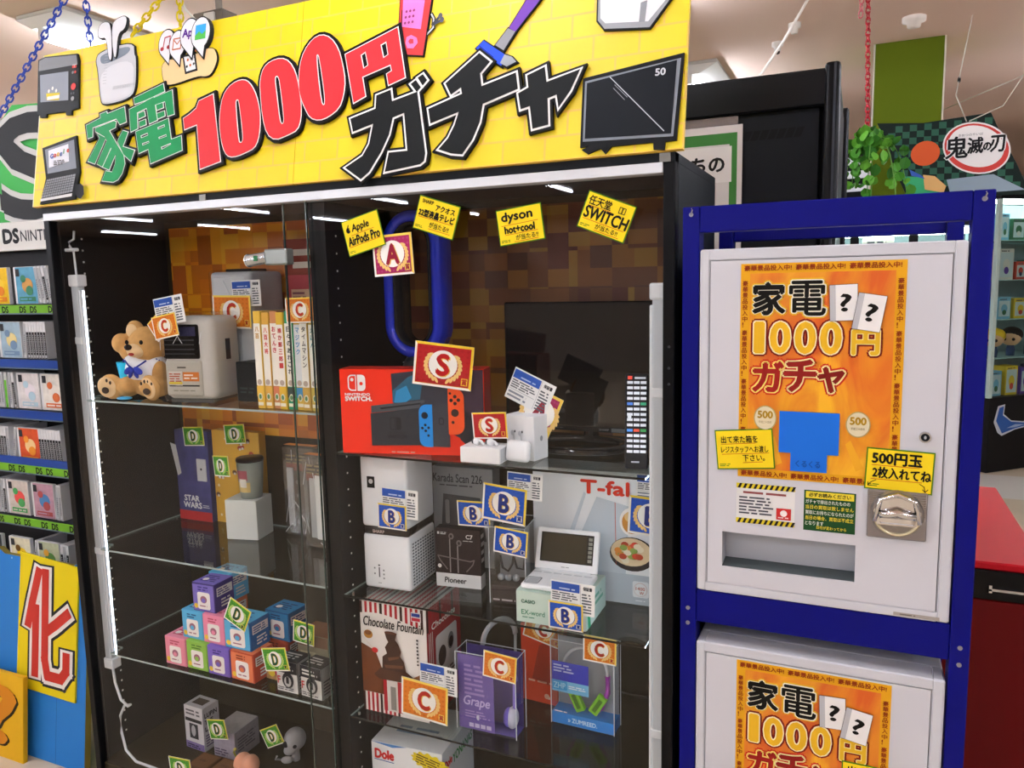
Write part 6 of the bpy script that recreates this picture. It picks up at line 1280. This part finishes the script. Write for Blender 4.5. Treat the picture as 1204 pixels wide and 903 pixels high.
b = MB(); b.ell(X, .215, .2, .062, .058, '#c8562c', .0012, 22); b.poly([[(.12, .1), (.2, .09), (.3, .02), (.3, -.005), (.15, .0)]], '#3aa06a', X, .0016); b.poly([[(.21, .1), (.26, .09), (.31, .04), (.3, .01), (.22, .03)]], '#e0b070', X, .002); b.poly([[(.31, .07), (.5, .08), (.63, -.0), (.33, -.004)]], '#8fa0ac', X, .0014); b.poly([[(.15, .13), (.2, .1), (.22, .08), (.16, .1)]], '#3a5ab0', X, .0022); b.build('colour_patch', t)
for i, pts in enumerate(([(2.44, 2.88, 2.33), (2.39, 2.87, 2.45), (2.41, 2.86, 2.6), (2.44, 2.86, 2.8)], [(2.45, 2.88, 2.33), (2.58, 2.85, 2.38), (2.66, 2.84, 2.52), (2.66, 2.84, 2.7), (2.75, 2.84, 2.8)], [(2.35, 3.3, 2.46), (2.7, 3.1, 2.56), (3.3, 2.9, 2.76)])):
    b = MB(); b.tube(pts, .0025, '#cfc6b8'); 
    if i == 0: b.ball((2.40, 2.87, 2.52), (.007, .007, .014), '#1d1b1a')
    tag(b.build('suspension_wire'), ('thin cord with a dark bead above the hanging board', 'thin curved cord at the edge of the hanging board', 'thin pale cord stretched along the ceiling beyond the hanging board')[i], 'cord', 'cords of the hanging board')
b = MB(); 
for i in range(6): b.box(1.7, 4.2, 2.0 + i * .085, 2.6, 4.24, 2.045 + i * .085, M('#d8dade', .5))
b.box(1.7, 4.24, 0, 2.6, 4.28, 2.5, '#15161a'); tag(b.build('slat_panel'), 'black and white slatted panel behind the green vine', 'panel')

def showcase(lab, loc, rz, w, h, n, base, fc='#15171a', lamp=28):
    t = thing('glass_showcase', lab, 'showcase', loc, rz)
    fr = M('#15171a', .35); d = .45
    b = MB(); b.box(0, 0, 0, w, d, base, M('#1a1a1c', .4), .004); b.box(w * .5 - .003, -.002, .05, w * .5 + .003, 0, base - .02, '#060607'); b.build('base', t)
    b = MB()
    for x in [w * i / n for i in range(n + 1)]: b.box(x - .018, 0, base, x + .018, .03, h, M(fc, .3))
    b.build('mullion', t)
    b = MB(); b.box(-.02, -.01, h, w + .02, d, h + .1, fr, .003); b.build('top', t)
    b = MB(); b.quad([(0, .012, base), (w, .012, base), (w, .012, h), (0, .012, h)], glass('#e6f4f2', 1.2)); b.build('glass_pane', t)
    b = MB(); b.box(0, d - .02, base, w, d, h, M('#b8d0d4', .5)); b.build('back_board', t)
    for i in range(1, 5):
        z = base + (h - base) * i / 5; b = MB(); b.box(.02, .03, z - .006, w - .02, d - .025, z, M('#bfe0dc', .15)); b.build('shelf', t)
    b = MB(); b.box(.02, .05, h - .03, w - .02, .075, h - .005, M('#f4fffb', emit=lamp)); b.build('lamp_strip', t)
    return t
showcase('glass showcase with dark base beyond the red machine', (3.0, 5.8, 0), 45, 1.6, 2.2, 2, .62, '#c4dcd6', 55)
showcase('glass showcase with black posts behind the blue stand', (1.74, 2.5, 0), 0, .72, 1.83, 3, .55)
# goods inside the showcases
def goods(loc, rz, w, h, base, seed, where, skip=0):
    rnd = random.Random(seed); R = RZ(math.radians(rz)); O = Vector(loc)
    pal = [('#d8d4c8', 'white'), ('#e2c23a', 'yellow'), ('#7ab0c8', 'pale blue'), ('#6a4aa0', 'violet'), ('#c84a3a', 'red'), ('#3a6a4a', 'dark green'), ('#d8883a', 'orange'), ('#2b3a5a', 'navy')]
    for i in range(5):
        z = base + (h - base) * i / 5 + .0008; x = .06 + rnd.uniform(0, .05) + (.5 if skip and i == 1 else 0)
        while x < w - .2:
            c, cn = pal[rnd.randrange(8)]; bw_ = rnd.uniform(.1, .17); bh = rnd.uniform(.14, .25); p = O + R @ Vector((x, .06, z))
            def f(b, F, S_, T, ww, d, hh): b.rect(F, .012, .02, ww - .012, hh - .03, '#c3d2d2', U); b.ell(F, ww / 2, hh * .48, ww * .24, hh * .2, c, 2 * U, 14); b.ell(F, ww / 2, hh * .3, ww * .16, hh * .12, pal[(pal.index((c, cn)) + 3) % 8][0], 3 * U, 12); b.micro(F, .02, hh - .026, ww - .02, hh - .01, 1, '#55585e', 2 * U)
            carton('figure_box', cn + ' window box on ' + ('the base', 'the second tier', 'the third tier', 'the fourth tier', 'the highest tier')[i] + ' of the ' + where, 'box', tuple(p), bw_, .12, bh, rz, f, c, None, 'window boxes in the ' + where)
            x += bw_ + rnd.uniform(.015, .06)
goods((3.0, 5.8, 0), 45, 1.6, 2.2, .62, 3, 'showcase beyond the red machine', 1)
goods((1.74, 2.5, 0), 0, .72, 1.83, .55, 5, 'showcase behind the blue stand')
def doll(x, y, z, hair, lab):
    t = thing('doll', lab, 'doll', (x, y, z), -20)
    b = MB(); b.ball((0, 0, .15), (.075, .068, .068), M('#e0b08a', .5)); b.lathe([(0, 0), (.03, 0), (.034, .05), (.022, .1), (0, .1)], M('#3a4a6a', .5)); b.build('body', t)
    b = MB(); b.ball((0, .016, .175), (.084, .074, .066), M(hair, .5)); b.build('hair', t)
    for s in (-1, 1): b = MB(); b.ball((s * .032, -.066, .14), (.012, .006, .013), '#1a1614'); b.build('eye', t)
for k_, (hx, lab) in enumerate((('#e2b82a', 'yellow-haired round-headed doll behind the showcase glass'), ('#2b2220', 'dark-haired round-headed doll beside the yellow-haired one'))):
    p = Vector((3.0, 5.8, .9368)) + RZ(math.radians(45)) @ Vector((.17 + k_ * .23, .13 + k_ * .02, 0)); doll(p.x, p.y, p.z, hx, lab)
b = MB(); X = Matrix.Translation((3.0, 5.8, 0)) @ RZ(math.radians(45)) @ FM(0, -.003, 0)
b.poly([[(.05, .42), (.09, .55), (.17, .56), (.16, .48), (.25, .42), (.4, .4), (.46, .44), (.5, .36), (.3, .34), (.15, .3), (.1, .33)]], '#d8e0ea', X, 0, .002); b.poly([[(.075, .43), (.105, .535), (.155, .545), (.15, .47), (.25, .41), (.4, .39), (.45, .42), (.475, .37), (.3, .35), (.15, .32)]], '#3a68b8', X, .0026); b.poly([[(.2, .36), (.3, .385), (.42, .375), (.3, .36)]], '#a8c0e0', X, .0032)
tag(b.build('ribbon_decal'), 'blue and white ribbon picture on the dark showcase base', 'decal')
